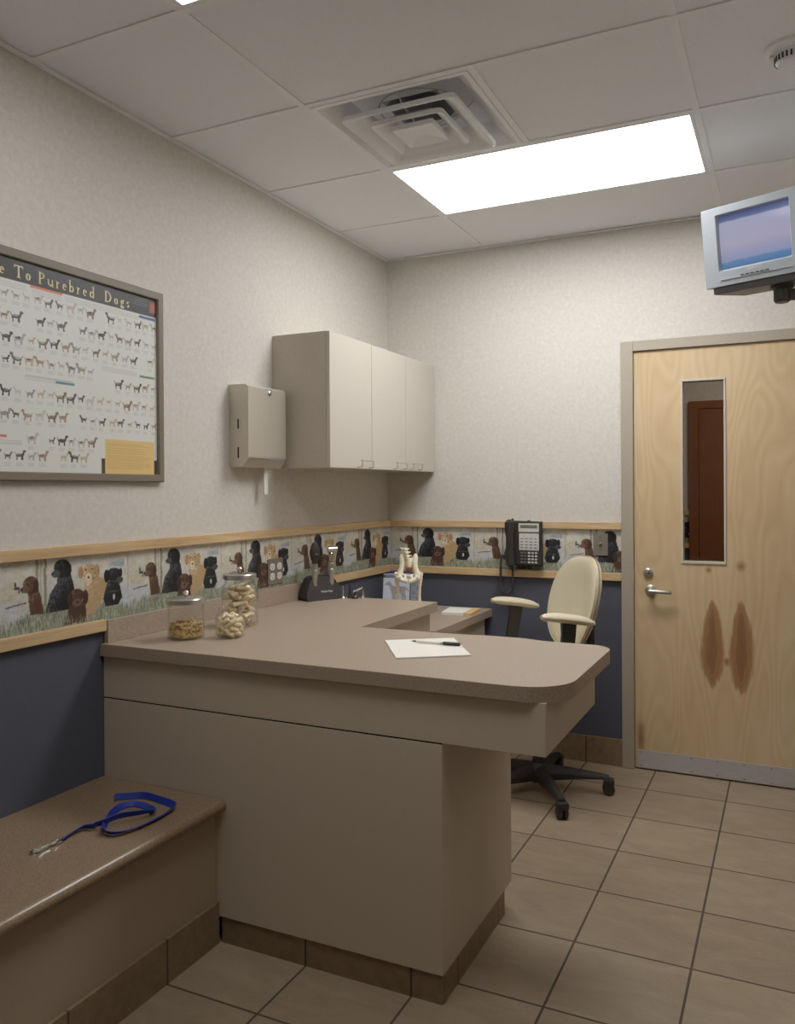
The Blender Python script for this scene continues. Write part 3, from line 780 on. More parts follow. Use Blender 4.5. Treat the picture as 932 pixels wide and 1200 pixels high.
for z0, z1 in ((1.545, 1.590), (1.665, 1.705)):
    b = BM(); box(b, .045, .052, -1.4490, -1.4475, z0, z1); obj('level_slot', b, M['seam'], hb)
b = BM()
prism(b, [(.062, 1.524), (.096, 1.548), (.102, 1.546), (.070, 1.516)], -1.445, -1.18, M=mY); obj('lip', b, M['chrome'], td)
b = BM(); box(b, .020, .060, -1.262, -1.236, 1.395, 1.5075); tag(obj('paper_towel', b, M['paper']), 'end of paper towel hanging below the steel dispenser', 'paper towel')
bpy.data.objects['paper_towel'].data.transform(Matrix.Translation((.04, 0, 0)) @ Matrix.Diagonal((.12, 1, 1, 1)) @ Matrix.Translation((-.04, 0, 0)))

# ------------------------------------------------------------------ framed dog chart
po = thing('framed_dog_chart', 'framed chart of purebred dog breeds hanging on the left wall', 'poster', (0, -2.32, 1.79))
PY0, PY1, PZ0, PZ1 = -2.79, -1.846, 1.443, 2.133
b = BM(); fw = .031
fp = [(0, 0), (0, 0)]
def fring(d, x): return ring(b, [Vector((x, y, z)) for y, z in ((PY0 + d, PZ0 + d), (PY1 - d, PZ0 + d), (PY1 - d, PZ1 - d), (PY0 + d, PZ1 - d))])
prev = None
for d, x in ((0, .001), (0, .018), (.004, .022), (fw - .006, .021), (fw - .003, .017), (fw - .003, .009)):
    cur = fring(d, x)
    if prev: bridge(b, prev, cur)
    prev = cur
obj('frame', b, M['frame'], po)
IY0, IY1, IZ0, IZ1 = PY0 + .026, PY1 - .026, PZ0 + .026, PZ1 - .026
nu, nv = 440, 320
yy, zz = np.meshgrid(np.linspace(IY0, IY1, nu + 1), np.linspace(IZ0, IZ1, nv + 1))
pc = np.zeros(yy.shape + (3,)); pc[:] = (214, 214, 206)
pr = np.random.RandomState(11)
def pput(mask, c, a=1.0): pc[mask] = pc[mask] * (1 - a) + np.array(c, float) * a
def rect(y0, y1, z0, z1, c, a=1.0): pput((yy > y0) & (yy < y1) & (zz > z0) & (zz < z1), c, a)
cols = [(66, 62, 58), (80, 72, 64), (152, 130, 108), (186, 166, 138), (120, 98, 82), (166, 162, 158), (100, 94, 90), (190, 184, 176), (172, 150, 122), (62, 58, 56), (184, 170, 162), (142, 134, 128), (182, 176, 170)]
def dogpaint(cy, cz, s, c, c2, flip):
    f = -1 if flip else 1
    Y = (yy - cy) / s * f; Z = (zz - cz) / s
    m = (Y / .50) ** 2 + ((Z - .02 - .05 * Y) / .20) ** 2 < 1
    m |= (np.abs(Y - .34 - (Z + .3) * -.05) < .07) & (Z < 0) & (Z > -.52)
    m |= (np.abs(Y + .36 + (Z + .3) * .1) < .075) & (Z < 0) & (Z > -.52)
    m |= (np.abs(Y - .22) < .05) & (Z < 0) & (Z > -.48)
    m |= (np.abs(Y - .44 - (Z - .2) * .35) < .13) & (Z > 0) & (Z < .45)
    m |= ((Y - .58) / .20) ** 2 + ((Z - .46) / .13) ** 2 < 1
    m |= (np.abs(Y + .52 + (Z - .15) * .5) < .05) & (Z > .0) & (Z < .34)
    pput(m, c)
    m2 = m & (((Y + .1) / .32) ** 2 + ((Z - .14) / .14) ** 2 < 1); pput(m2, c2, .8)
rows = [(2.000, IY0, IY1), (1.935, IY0, IY1), (1.872, IY0, IY1), (1.808, IY0, -2.155), (1.778, -2.12, IY1), (1.711, IY0, IY1), (1.645, IY0, IY1), (1.572, -2.43, -2.15), (1.520, IY0, -2.15)]
for ri, (rz, a, c) in enumerate(rows):
    y = a + .024
    while y < c - .012:
        s = pr.uniform(.019, .033); k = pr.randint(len(cols)); k2 = pr.randint(len(cols))
        if pr.rand() < .93:
            dogpaint(y, rz + pr.uniform(-.004, .002), s, cols[k], cols[k2], pr.rand() < .25)
            for q in range(3): rect(y - .014, y + pr.uniform(.004, .014), rz - .0235 - q * .0042, rz - .0215 - q * .0042, (178, 178, 172), .75)
        y += pr.uniform(.035, .046)
for y0, y1, z in ((-2.70, -2.42, 2.030), (-2.28, -1.96, 2.030), (-2.405, -2.29, 2.026), (-2.13, -1.97, 1.828), (-2.43, -2.25, 1.762), (-2.7, -2.44, 1.562)):
    for q in range(3): rect(y0, y1, z - q * .0055, z + .0022 - q * .0055, (172, 172, 168), .8)
rect(-2.408, -2.288, 2.033, 2.042, (206, 120, 92)); rect(-1.958, -1.880, 2.026, 2.036, (74, 88, 134)); rect(-1.958, -1.886, 1.815, 1.823, (96, 132, 92))
rect(-2.316, -2.243, 1.752, 1.760, (74, 132, 142)); rect(-2.62, -2.494, 1.572, 1.580, (206, 112, 100))
rect(IY0, IY1, 2.040, IZ1, (44, 41, 38))
rect(-1.908, -1.876, 2.055, 2.095, (138, 60, 46)); rect(-1.902, -1.882, 2.063, 2.087, (162, 88, 66))
for q in range(4): rect(-1.99 + q * .006, -1.915, 2.072 + q * .008, 2.0745 + q * .008, (120, 114, 102), .8)
rect(-2.134, -2.118, IZ0, 1.522, (58, 56, 50)); rect(-1.889, -1.876, IZ0, 1.522, (58, 56, 50))
rect(-2.118, -1.890, IZ0, 1.588, (222, 186, 118))
for q in range(14): rect(-2.112, -1.90 - pr.uniform(0, .05), 1.487 + q * .0065, 1.4892 + q * .0065, (176, 142, 84), .7)
sh = painted_grid('printed_sheet', (.010, IY0, IZ0), (0, IY1 - IY0, 0), (0, 0, IZ1 - IZ0), nu, nv, pc, M['poster'], po)

# title lettering, old-style serif drawn stroke by stroke
def serif_text(b, s, y_end, z0, h, M_plane):
    """thick and thin strokes; returns polygons in (u,v); letters laid right to left so the last ends at y_end"""
    G_ = {
     'T': (.86, [('h', 0, .86, .93, .07), ('v', .43, 0, .95, .13), ('v', .03, .80, .97, .05), ('v', .83, .80, .97, .05), ('h', .26, .60, 0, .05)]),
     'P': (.72, [('v', .16, 0, 1, .13), ('h', .02, .34, 0, .05), ('h', .02, .2, .95, .05), ('a', .36, .73, .28, .25, -90, 90), ('h', .16, .36, .93, .05), ('h', .16, .36, .46, .05)]),
     'D': (.92, [('v', .16, 0, 1, .13), ('a', .36, .5, .46, .48, -90, 90), ('h', .02, .36, .95, .05), ('h', .02, .36, 0, .05)]),
     'G': (.92, [('a', .48, .5, .42, .48, 35, 330), ('v', .80, .05, .42, .11), ('h', .62, .95, .40, .05)]),
     'o': (.58, [('a', .29, .30, .24, .29, 0, 360)]),
     'e': (.54, [('a', .28, .30, .23, .29, 0, 310), ('h', .06, .50, .32, .05)]),
     'u': (.66, [('v', .12, .14, .60, .10), ('a', .30, .20, .18, .18, 180, 350), ('v', .52, 0, .60, .10), ('h', .0, .14, .56, .04), ('h', .42, .54, .56, .04), ('h', .50, .64, 0, .04)]),
     'r': (.46, [('v', .14, 0, .60, .10), ('h', .02, .28, 0, .04), ('h', .02, .14, .56, .04), ('a', .32, .40, .16, .17, 60, 170)]),
     'b': (.64, [('v', .12, 0, 1.06, .10), ('a', .33, .30, .22, .29, -140, 140), ('h', .0, .12, 1.0, .04)]),
     'd': (.64, [('v', .52, 0, 1.06, .10), ('a', .30, .30, .22, .29, 40, 320), ('h', .40, .52, 1.0, .04), ('h', .50, .64, 0, .04)]),
     'g': (.58, [('a', .27, .38, .19, .20, 0, 360), ('a', .28, -.08, .24, .14, 0, 360), ('h', .38, .56, .54, .05), ('v', .15, .03, .2, .06)]),
     's': (.46, [('a', .23, .45, .16, .13, 20, 270), ('a', .23, .16, .17, .15, -150, 90)]),
     'i': (.30, [('v', .15, 0, .60, .10), ('h', .04, .27, 0, .04), ('h', .03, .15, .56, .04), ('v', .15, .76, .90, .11)]),
     ' ': (.62, [])}
    gap = .205; W = sum(G_[c][0] + gap for c in s) - gap
    x = y_end / h - W
    def quad(pts):
        f = [b.verts.new(M_plane @ Vector((p[0] * h, z0 + p[1] * h, 0))) for p in pts]
        b.faces.new(f)
    for c in s:
        w, st = G_[c]
        for q in st:
            if q[0] == 'h': quad([(x + q[1], q[3]), (x + q[2], q[3]), (x + q[2], q[3] + q[4] * 1.5), (x + q[1], q[3] + q[4] * 1.5)])
            elif q[0] == 'v': e4 = q[4] * .68; quad([(x + q[1] - e4, q[2]), (x + q[1] + e4, q[2]), (x + q[1] + e4, q[3]), (x + q[1] - e4, q[3])])
            else:
                _, cx, cy, rx, ry, a0, a1 = q; n = 18
                for k in range(n):
                    aa = [math.radians(a0 + (a1 - a0) * (k + d) / n) for d in (0, 1)]
                    th = [.07 + .09 * abs(math.cos(a)) for a in aa]
                    quad([(x + cx + rx * math.cos(aa[0]), cy + ry * math.sin(aa[0])), (x + cx + rx * math.cos(aa[1]), cy + ry * math.sin(aa[1])),
                          (x + cx + (rx - th[1]) * math.cos(aa[1]), cy + (ry - th[1]) * math.sin(aa[1])), (x + cx + (rx - th[0]) * math.cos(aa[0]), cy + (ry - th[0]) * math.sin(aa[0]))])
        x += w + gap
PL = Matrix(((0, 0, 1, .0108), (1, 0, 0, 0), (0, 1, 0, 0), (0, 0, 0, 1)))
for word, ye in (('Dogs', -2.003), ('Purebred', -2.160), ('To', -2.405), ('Guide', -2.496)):
    b = BM(); serif_text(b, word, ye, 2.051, .036, PL); obj('title_lettering', b, M['letter'], sh)

# ------------------------------------------------------------------ outlet and switch plates
ol = thing('outlet', 'taupe double outlet plate with four white receptacles on the dog border', 'outlet', (0, -1.131, 1.048))
b = BM(); box(b, .002, .008, -1.188, -1.074, .992, 1.106, .002); pl = obj('cover_plate', b, M['outlet'], ol)
for y in (-1.158, -1.104):
    for z in (1.027, 1.070):
        b = BM(); pts = rounded([(y - .017, z - .0155), (y + .017, z - .0155), (y + .017, z + .0155), (y - .017, z + .0155)], [.0125] * 4, 6)
        prism(b, pts, .008, .0100, M=Matrix(((0, 0, 1, 0), (1, 0, 0, 0), (0, 1, 0, 0), (0, 0, 0, 1)))); rc = obj('receptacle', b, M['recept'], ol)
        b = BM(); box(b, .0098, .0104, y - .007, y - .005, z - .002, z + .007); box(b, .0098, .0104, y + .005, y + .007, z - .002, z + .007); box(b, .0098, .0104, y - .002, y + .002, z - .010, z - .006); obj('slot', b, M['seam'], rc)
sw = thing('wall_plate', 'small stainless steel wall plate with a central jack beside the door', 'wall plate', (1.222, 0, 1.125))
b = BM(); box(b, 1.184, 1.259, -.0085, -.002, 1.068, 1.182, .002); pl = obj('cover_plate', b, M['plate'], sw)
b = BM(); lathe(b, [(.011, 0), (.009, .006), (.005, .007), (.004, .016), (0, .016)], (1.2215, -.0085, 1.128), 18, RXM, cap=False); obj('jack', b, M['chrome'], sw)
for z in (1.085, 1.165):
    b = BM(); lathe(b, [(.0035, 0), (.003, .0015), (0, .0018)], (1.2215, -.0085, z), 10, RXM, cap=False); obj('screw', b, M['chrome'], pl)

# ------------------------------------------------------------------ wall telephone
ph = thing('wall_telephone', 'black corded desk telephone mounted on the back wall', 'telephone', (.83, 0, 1.12))
body = [(-.100, 0, .0), ]
def phone_pt(u, w, out): return Vector((u, -out, w))
b = BM()
fr_ = [(.727, 1.010, .060), (.930, 1.006, .060), (.924, 1.240, .050), (.727, 1.245, .050)]
bk_ = [(.745, 1.03, .004), (.912, 1.03, .004), (.908, 1.23, .004), (.745, 1.235, .004)]
A_ = ring(b, [phone_pt(*p) for p in bk_]); B_ = ring(b, [phone_pt(p[0], p[1], p[2] - .018) for p in fr_]); C_ = ring(b, [phone_pt(*p) for p in fr_])
bridge(b, A_, B_); bridge(b, B_, C_); b.faces.new(A_[::-1]); f_ = b.faces.new(C_)
bmesh.ops.bevel(b, geom=list(f_.edges), offset=.006, segments=3, affect='EDGES')
hsgp = obj('housing', b, M['black'], ph)
def fpt(x, z):   # point on the sloping face
    k = (z - 1.008) / (1.242 - 1.008); return -(.060 - .010 * k)
def fbox(b, x0, x1, z0, z1, t, bev=0):
    ym = fpt(0, (z0 + z1) / 2); box(b, x0, x1, ym - t, ym + .001, z0, z1, bev)
b = BM(); fbox(b, .799, .910, 1.185, 1.230, .002, .0008); dpl = obj('display_bezel', b, M['keys'], ph)
b = BM(); fbox(b, .808, .901, 1.204, 1.222, .003); obj('display', b, M['lcd'], dpl)
b = BM(); fbox(b, .803, .910, 1.086, 1.178, .0018, .0006); cardp = obj('speed_dial_card', b, M['keys'], ph)
b = BM()
for i in range(4):
    for j in range(5):
        fbox(b, .810 + i * .025, .825 + i * .025, 1.100 + j * .0155, 1.1045 + j * .0155, .003)
obj('speed_dial_print', b, M['keysdark'], cardp)
kx = [.818, .836, .858, .877, .896]
for i, x in enumerate(kx):
    for j in range(4):
        b = BM(); zc = 1.026 + j * .0165
        fbox(b, x - .0062, x + .0062, zc - .0045, zc + .0045, .005, .0018)
        obj('button', b, M['keys'] if i > 1 else M['keysdark'], ph)
b = BM()
tube(b, [(.757, -.074, 1.238), (.757, -.082, 1.232), (.758, -.084, 1.20), (.760, -.082, 1.15), (.762, -.081, 1.08), (.763, -.085, 1.04), (.764, -.084, 1.018), (.764, -.076, 1.012)],
     [.018, .025, .026, .020, .020, .025, .026, .018], 14)
obj('handset', b, M['black'], ph)
b = BM(); lathe(b, [(.007, 0), (.007, .012), (0, .013)], (.760, -.035, 1.243), 12, cap=False); obj('hook_switch', b, M['black'], ph)
b = BM(); lathe(b, [(.01, 0), (.008, .006), (0, .007)], (.85, -.035, 1.240), 12, cap=False); obj('indicator_lamp', b, M['black'], ph)
# coiled cord
cl = smooth_path([(.745, -.055, 1.055), (.712, -.05, 1.058), (.700, -.05, 1.03), (.697, -.05, .96), (.696, -.05, .90), (.703, -.05, .868), (.729, -.05, .855), (.755, -.05, .872), (.764, -.05, .92), (.765, -.052, .98), (.766, -.058, 1.012)], 10)
hel = []
acc = 0
for i in range(len(cl) - 1):
    p, q = cl[i], cl[i + 1]; L = (q - p).length; tn = (q - p).normalized()
    n1_ = tn.orthogonal().normalized() if i == 0 else (n1_ - tn * n1_.dot(tn)).normalized(); n2_ = tn.cross(n1_)
    k = max(2, int(L / .0011))
    for j in range(k):
        acc += L / k; a = acc / .0062 * 2 * PI
        hel.append(p.lerp(q, j / k) + (n1_ * math.cos(a) + n2_ * math.sin(a)) * .0048)
b = BM(); tube(b, hel, .0034, 5); obj('cord', b, M['black'], ph)

# ------------------------------------------------------------------ television on a wall arm
def frame_axes(a, t, r=0.0):
    n = Vector((math.sin(a) * math.cos(t), -math.cos(a) * math.cos(t), -math.sin(t))); X = Vector((math.cos(a), math.sin(a), 0)); U = n.cross(X)
    return X, U, n
Xv, Uv, nv_ = frame_axes(-.389, .149)
TC = Vector((1.979, -.878, 2.352))
MW = Matrix(((Xv.x, -nv_.x, Uv.x, TC.x), (Xv.y, -nv_.y, Uv.y, TC.y), (Xv.z, -nv_.z, Uv.z, TC.z), (0, 0, 0, 1)))
tv = thing('television', 'small silver tube television tilted on a wall arm above the door', 'television')
tv.matrix_world = MW; bpy.context.view_layer.update()
hw, zt, zb = .198, .136, -.164; sw_, sh_ = .134, .101
b = BM()
o_ = rounded([(-hw, zb), (hw, zb), (hw, zt), (-hw, zt)], [.006, .006, .006, .006], 3)
def ring_xz(b, pts, y): return ring(b, [Vector((x, y, z)) for x, z in pts])
n_ = len(o_)
def inner(sx, sz): return rounded([(-sx, -sz), (sx, -sz), (sx, sz), (-sx, sz)], [.004] * 4, 3)
back = ring_xz(b, o_, .075); side_f = ring_xz(b, o_, .006)
front = ring_xz(b, [(x * .985, z * .985) for x, z in o_], 0.0)
i1 = ring_xz(b, inner(sw_ + .006, sh_ + .006), 0.0); i2 = ring_xz(b, inner(sw_, sh_), .012)
i3 = ring_xz(b, inner(sw_, sh_), .03)
for p_, q_ in ((back, side_f), (side_f, front), (front, i1), (i1, i2), (i2, i3)): bridge(b, p_, q_)
bz = obj('bezel', b, M['silver'], tv, local=True, sharp=30)
b = BM(); prev = None
for y, k, dz in ((.074, .985, 0), (.16, .93, -.004), (.24, .72, -.012), (.33, .55, -.03)):
    cur = ring_xz(b, [(x * k, z * k + dz) for x, z in o_], y)
    if prev: bridge(b, prev, cur)
    else: b.faces.new(cur[::-1])
    prev = cur
b.faces.new(prev)
obj('rear_housing', b, M['darkgrey'], tv, local=True)
# picture tube: gently bulged glass showing pale dusk sky over water
t = NT('television_picture')
tc = t.add('ShaderNodeTexCoord'); sp = t.add('ShaderNodeSeparateXYZ'); t.lk(tc.outputs['Object'], sp.inputs[0])
nz = t.noise(t.coord('Object', (1, 1, 3)), 14, 3)
g = t.math('ADD', t.math('MULTIPLY', t.math('ADD', sp.outputs[2], sh_), 1 / (2 * sh_)), t.math('MULTIPLY', t.math('SUBTRACT', nz, .5), .05))
pc_ = t.ramp(g, [(.0, rgb(70, 110, 160)), (.12, rgb(84, 128, 176)), (.15, rgb(140, 148, 190)), (.45, rgb(172, 166, 194)), (.86, rgb(166, 168, 202)), (.89, rgb(92, 104, 150)), (1, rgb(60, 72, 120))])
t.base((0.02, 0.02, 0.02, 1)); t.lk(pc_, t.b.inputs['Emission Color']); t.b.inputs['Emission Strength'].default_value = .62; t.b.inputs['Roughness'].default_value = .15
b = BM(); nn = 14; gr = []
for j in range(nn + 1):
    for i in range(nn + 1):
        x = -sw_ + 2 * sw_ * i / nn; z = -sh_ + 2 * sh_ * j / nn
        gr.append(b.verts.new((x, .011 + .010 * ((x / sw_) ** 2 + (z / sh_) ** 2) / 2, z)))
for j in range(nn):
    for i in range(nn):
        k = j * (nn + 1) + i; b.faces.new((gr[k], gr[k + 1], gr[k + nn + 2], gr[k + nn + 1]))
obj('screen', b, t.m, tv, local=True)
b = BM(); box(b, -.135, .135, -.0012, .0005, -.1425, -.1410); box(b, -.135, .135, -.004, .0005, -.1405, -.1385, .0006)
obj('control_ledge', b, M['silver'], bz, local=True)
for i in range(6):
    b = BM(); box(b, -.055 + i * .019, -.041 + i * .019, -.0035, .0005, -.1370, -.1315, .001); obj('button', b, M['darkgrey'], bz, local=True)
me = text_mesh('SANYO', .0155, .0006, 1.1, 'CENTER'); me.transform(Matrix.Translation((0, -.0005, -.122)) @ Matrix.Rotation(PI / 2, 4, 'X')); me.materials.clear()
link('logo', me, M['logo'], bz, local=True)
b = BM(); box(b, .150, .166, -.001, .001, .02, .10); obj('speaker_grille', b, M['silver'], bz, local=True)
# bracket: tray, swivel and arm to the right-hand wall
br = thing('television_bracket', 'black wall arm and tray holding up the silver television', 'bracket', (RX, -.8, 2.14))
def tvw(x, y, z): return MW @ Vector((x, y, z))
b = BM(); Mt = MW
box(b, -.168, .168, .012, .27, zb - .026, zb - .0085, .003, M=Mt); box(b, -.168, .168, .004, .012, zb - .026, zb + .0, .002, M=Mt)
obj('tray', b, M['black'], br)
hubp = tvw(.062, .085, zb - .026)
b = BM(); lathe(b, [(.042, .012), (.042, -.014), (.031, -.02), (.030, -.06), (.024, -.068), (0, -.068)], hubp, 24, cap=False); obj('swivel', b, M['black'], br)
b = BM()
p0 = Vector((hubp.x + .02, hubp.y + .005, hubp.z - .04)); p1 = Vector((RX - .01, -.70, hubp.z - .02))
dv = (p1 - p0); ang = math.atan2(dv.y, dv.x)
box(b, 0, math.hypot(dv.x, dv.y), -.016, .016, -.02, .02, .004, M=Matrix.Translation(p0) @ Matrix.Rotation(ang, 4, 'Z'))
obj('arm', b, M['black'], br)
b = BM(); box(b, RX - .014, RX - .001, -.78, -.62, hubp.z - .12, hubp.z + .08, .003); obj('wall_plate', b, M['black'], br)

# ------------------------------------------------------------------ office chair
CH = Vector((1.032, -.50, 0)); CR = -.843
ch = thing('office_chair', 'cream vinyl office chair with armrests on black five-star base', 'chair', tuple(CH), CR)
angs = [math.radians(a) - CR for a in (-55.4, 16.7, 88.7, 160.7, 232.7)]
b = BM(); lathe(b, [(.045, .055), (.050, .075), (.048, .115), (.036, .135), (.034, .14), (0, .14)], (0, 0, 0), 24); hub = obj('base_hub', b, M['chairblack'], ch, local=True)
for a in angs:
    d = Vector((math.cos(a), math.sin(a), 0)); s = Vector((-d.y, d.x, 0)); b = BM(); prev = None
    for r, w, z0, z1 in ((.02, .030, .058, .128), (.08, .029, .062, .124), (.2, .024, .070, .108), (.29, .020, .072, .095), (.325, .018, .070, .088)):
        pts = [d * r + s * w * .8 + Vector((0, 0, z0)), d * r + s * w + Vector((0, 0, (z0 + z1) / 2)), d * r + s * w * .6 + Vector((0, 0, z1)), d * r - s * w * .6 + Vector((0, 0, z1)), d * r - s * w + Vector((0, 0, (z0 + z1) / 2)), d * r - s * w * .8 + Vector((0, 0, z0))]
        cur = ring(b, pts)
        if prev: bridge(b, prev, cur)
        else: b.faces.new(cur[::-1])
        prev = cur
    b.faces.new(prev); bmesh.ops.bevel(b, geom=b.edges[:], offset=.003, segments=2, affect='EDGES')
    lg = obj('base_leg', b, M['chairblack'], ch, local=True)
    b = BM(); c = d * .320
    for k in (-1, 1):
        mm = Matrix.Translation(c + s * .013 * k + Vector((0, 0, .0275))) @ Matrix.Rotation(math.atan2(s.y, s.x), 4, 'Z') @ Matrix.Rotation(PI / 2, 4, 'Y')
        lathe(b, [(.0, -.010), (.022, -.010), (.0275, -.006), (.0275, .006), (.022, .010), (0, .010)], (0, 0, 0), 20, mm, cap=False)
    mm = Matrix.Translation(c) @ Matrix.Rotation(a, 4, 'Z')
    box(b, -.022, .026, -.025, .025, .040, .074, .008, M=mm)
    obj('caster', b, M['chairblack'], lg, local=True)
b = BM(); lathe(b, [(.026, .13), (.026, .36), (.019, .36), (.019, .56), (0, .56)], (0, 0, 0), 20); obj('gas_lift', b, M['chairblack'], ch, local=True)
b = BM(); box(b, -.11, .11, -.13, .16, .545, .575, .01); box(b, -.29, .29, -.06, .0, .565, .583, .006); obj('seat_mechanism', b, M['chairblack'], ch, local=True)
def pad(b, outline, t_front, t_back, f, rings=(1.0, .985, .93, .8, .55, .25)):
    """cushion from an outline in (u,v); f maps (u,v,w) to 3d, w is thickness direction"""
    cu = sum(p[0] for p in outline) / len(outline); cv = sum(p[1] for p in outline) / len(outline)
    def loop(k, w): return ring(b, [f(cu + (u - cu) * k, cv + (v - cv) * k, w) for u, v in outline])
    prev = None
    ks = list(rings)
    seq = [(k, t_front * math.sqrt(max(0, 1 - (k ** 6 if k < .99 else .9)))) for k in ks][::-1] + [(.985, -t_back * .6)] + [(k, -t_back) for k in (.95, .5, .1)]
    for k, w in seq:
        cur = loop(k, w)
        if prev: bridge(b, prev, cur)
        else: b.faces.new(cur[::-1])
        prev = cur
    b.faces.new(prev)
def egg(wd, h0, h1, n=56, p=2.3):
    out = []
    for i in range(n):
        a = 2 * PI * i / n; c, s = math.cos(a), math.sin(a)
        hh = h1 if s > 0 else h0
        taper = 1 - .06 * (s if s > 0 else -s * 1.6)
        out.append((wd * math.copysign(abs(c) ** (2 / p), c) * taper, hh * math.copysign(abs(s) ** (2 / p), s)))
    return out
# seat: u = x, v = y, thickness up
b = BM(); pad(b, egg(.245, .235, .235, p=2.8), .045, .035, lambda u, v, w: Vector((u, v - .01, .622 + w - .06 * v + .02 * (u / .25) ** 2)))
obj('seat', b, M['vinyl'], ch, local=True)
# backrest: u = x, v = height along the reclined back; front faces -y
lean = math.radians(14)
def backf(u, v, w):
    curve = .055 * (u / .21) ** 2 + .03 * (v / .21) ** 2
    yy_ = .235 - curve - w
    return Vector((u, yy_ * 1 + math.sin(lean) * v, .876 + math.cos(lean) * v))
b = BM(); pad(b, egg(.216, .220, .222, p=2.55), .034, .022, backf); bk = obj('backrest', b, M['vinyl'], ch, local=True)
b = BM(); eg = egg(.216, .220, .222, p=2.55); eg = eg + eg[:1]
tube(b, [backf(u * .99, v * .99, -.008) for u, v in eg], .004, 6, cap=False); obj('piping', b, M['piping'], bk, local=True)
b = BM(); tube(b, [(0, .10, .56), (0, .20, .565), (0, .275, .62), (0, .275, .75), (0, .28, .86)], [.02, .022, .022, .022, .02], 10); obj('back_support', b, M['chairblack'], ch, local=True)
for sx in (-1, 1):
    ar = BM()
    # pad: flattened, slightly curved, rising toward the front
    prev = None
    for i in range(13):
        q = -1 + 2 * i / 12; w = .042 * max(.12, (1 - abs(q) ** 3)) ** .5; th = .021 * max(.2, (1 - abs(q) ** 5)) ** .5
        yc = .011 + q * .126; zc = .848 - .019 * q - .008 * q * q
        pts = [Vector((sx * .283 + w * math.cos(a), yc, zc + th * math.sin(a))) for a in [2 * PI * k / 16 for k in range(16)]]
        cur = ring(ar, pts)
        if prev: bridge(ar, prev, cur)
        else: ar.faces.new(cur[::-1])
        prev = cur
    ar.faces.new(prev)
    ap = obj('armrest', ar, M['vinyl'], ch, local=True)
    b = BM(); prev = None
    for x, y, z, w, t_ in ((.25, -.03, .568, .030, .010), (.286, -.03, .575, .030, .010), (.294, -.02, .60, .030, .010), (.290, .0, .70, .030, .010), (.285, .012, .78, .031, .010), (.283, .014, .838, .034, .011)):
        cur = ring(b, [Vector((sx * (x + dx * t_), y + dy * w, z)) for dx, dy in ((1, 1), (1, -1), (-1, -1), (-1, 1))])
        if prev: bridge(b, prev, cur)
        else: b.faces.new(cur[::-1])
        prev = cur
    b.faces.new(prev)
    obj('armrest_post', b, M['chairblack'], ch, local=True)

# ------------------------------------------------------------------ jars
ZC = .9002
def jar_glass(b, prof): lathe(b, prof, (0, 0, 0), 40, cap=False)
def make_jar(name, label, x, y, prof, lid=None):
    t = thing(name, label, 'jar', (x, y, ZC))
    b = BM(); jar_glass(b, prof); obj('glass_body', b, M['glass'], t, local=True)
    if lid:
        r, z0, z1 = lid
        b = BM(); lathe(b, [(r * .96, z0), (r, z0 + .001), (r, z1 - .003), (r - .003, z1), (r - .02, z1 + .002)], (0, 0, 0), 40, cap=False)
        l = obj('lid', b, M['lid'], t, local=True)
        b = BM(); lathe(b, [(r - .02, z1 + .0025), (.012, z1 + .004), (0, z1 + .004)], (0, 0, 0), 32, cap=False); obj('lid_top', b, M['glass'] if 'tall' in label else M['lid'], l, local=True)
        b = BM(); lathe(b, [(.006, z1 + .003), (.005, z1 + .010), (.010, z1 + .015), (.011, z1 + .020), (.007, z1 + .025), (0, z1 + .026)], (0, 0, 0), 16, cap=False); obj('knob', b, M['chrome'] if 'tall' not in label else M['chrome'], l, local=True)
    return t
J1 = (.200, -1.944); J2 = (.330, -1.868); J3 = (.209, -1.655)
R1 = .0625
make_jar('glass_jar', 'lidded glass jar of brown kibble nearest the counter front edge', J1[0], J1[1],
         [(0, .0), (R1 - .006, .0), (R1, .006), (R1, .122), (R1 - .002, .128), (R1 - .003, .122), (R1 - .003, .008), (R1 - .008, .005), (0, .005)], (R1 + .001, .121, .140))
R2 = .052
make_jar('glass_jar', 'small open glass jar filled with pale biscuit nuggets', J2[0], J2[1],
         [(0, 0), (R2 - .008, 0), (R2, .008), (R2, .064), (R2 - .004, .076), (R2 - .012, .085), (R2 - .012, .098), (R2 - .009, .102), (R2 - .013, .104), (R2 - .015, .098), (R2 - .015, .084), (R2 - .007, .074), (R2 - .004, .062), (R2 - .004, .012), (R2 - .01, .006), (0, .006)])
R3 = .070
make_jar('glass_jar', 'tall lidded glass jar of bone biscuits in front of the dog border', J3[0], J3[1],
         [(0, 0), (R3 - .010, 0), (R3, .010), (R3, .135), (R3 - .003, .150), (R3 - .014, .160), (R3 - .014, .182), (R3 - .012, .184), (R3 - .017, .182), (R3 - .018, .160), (R3 - .007, .148), (R3 - .004, .134), (R3 - .004, .014), (R3 - .012, .007), (0, .007)], (.0625, .176, .196))

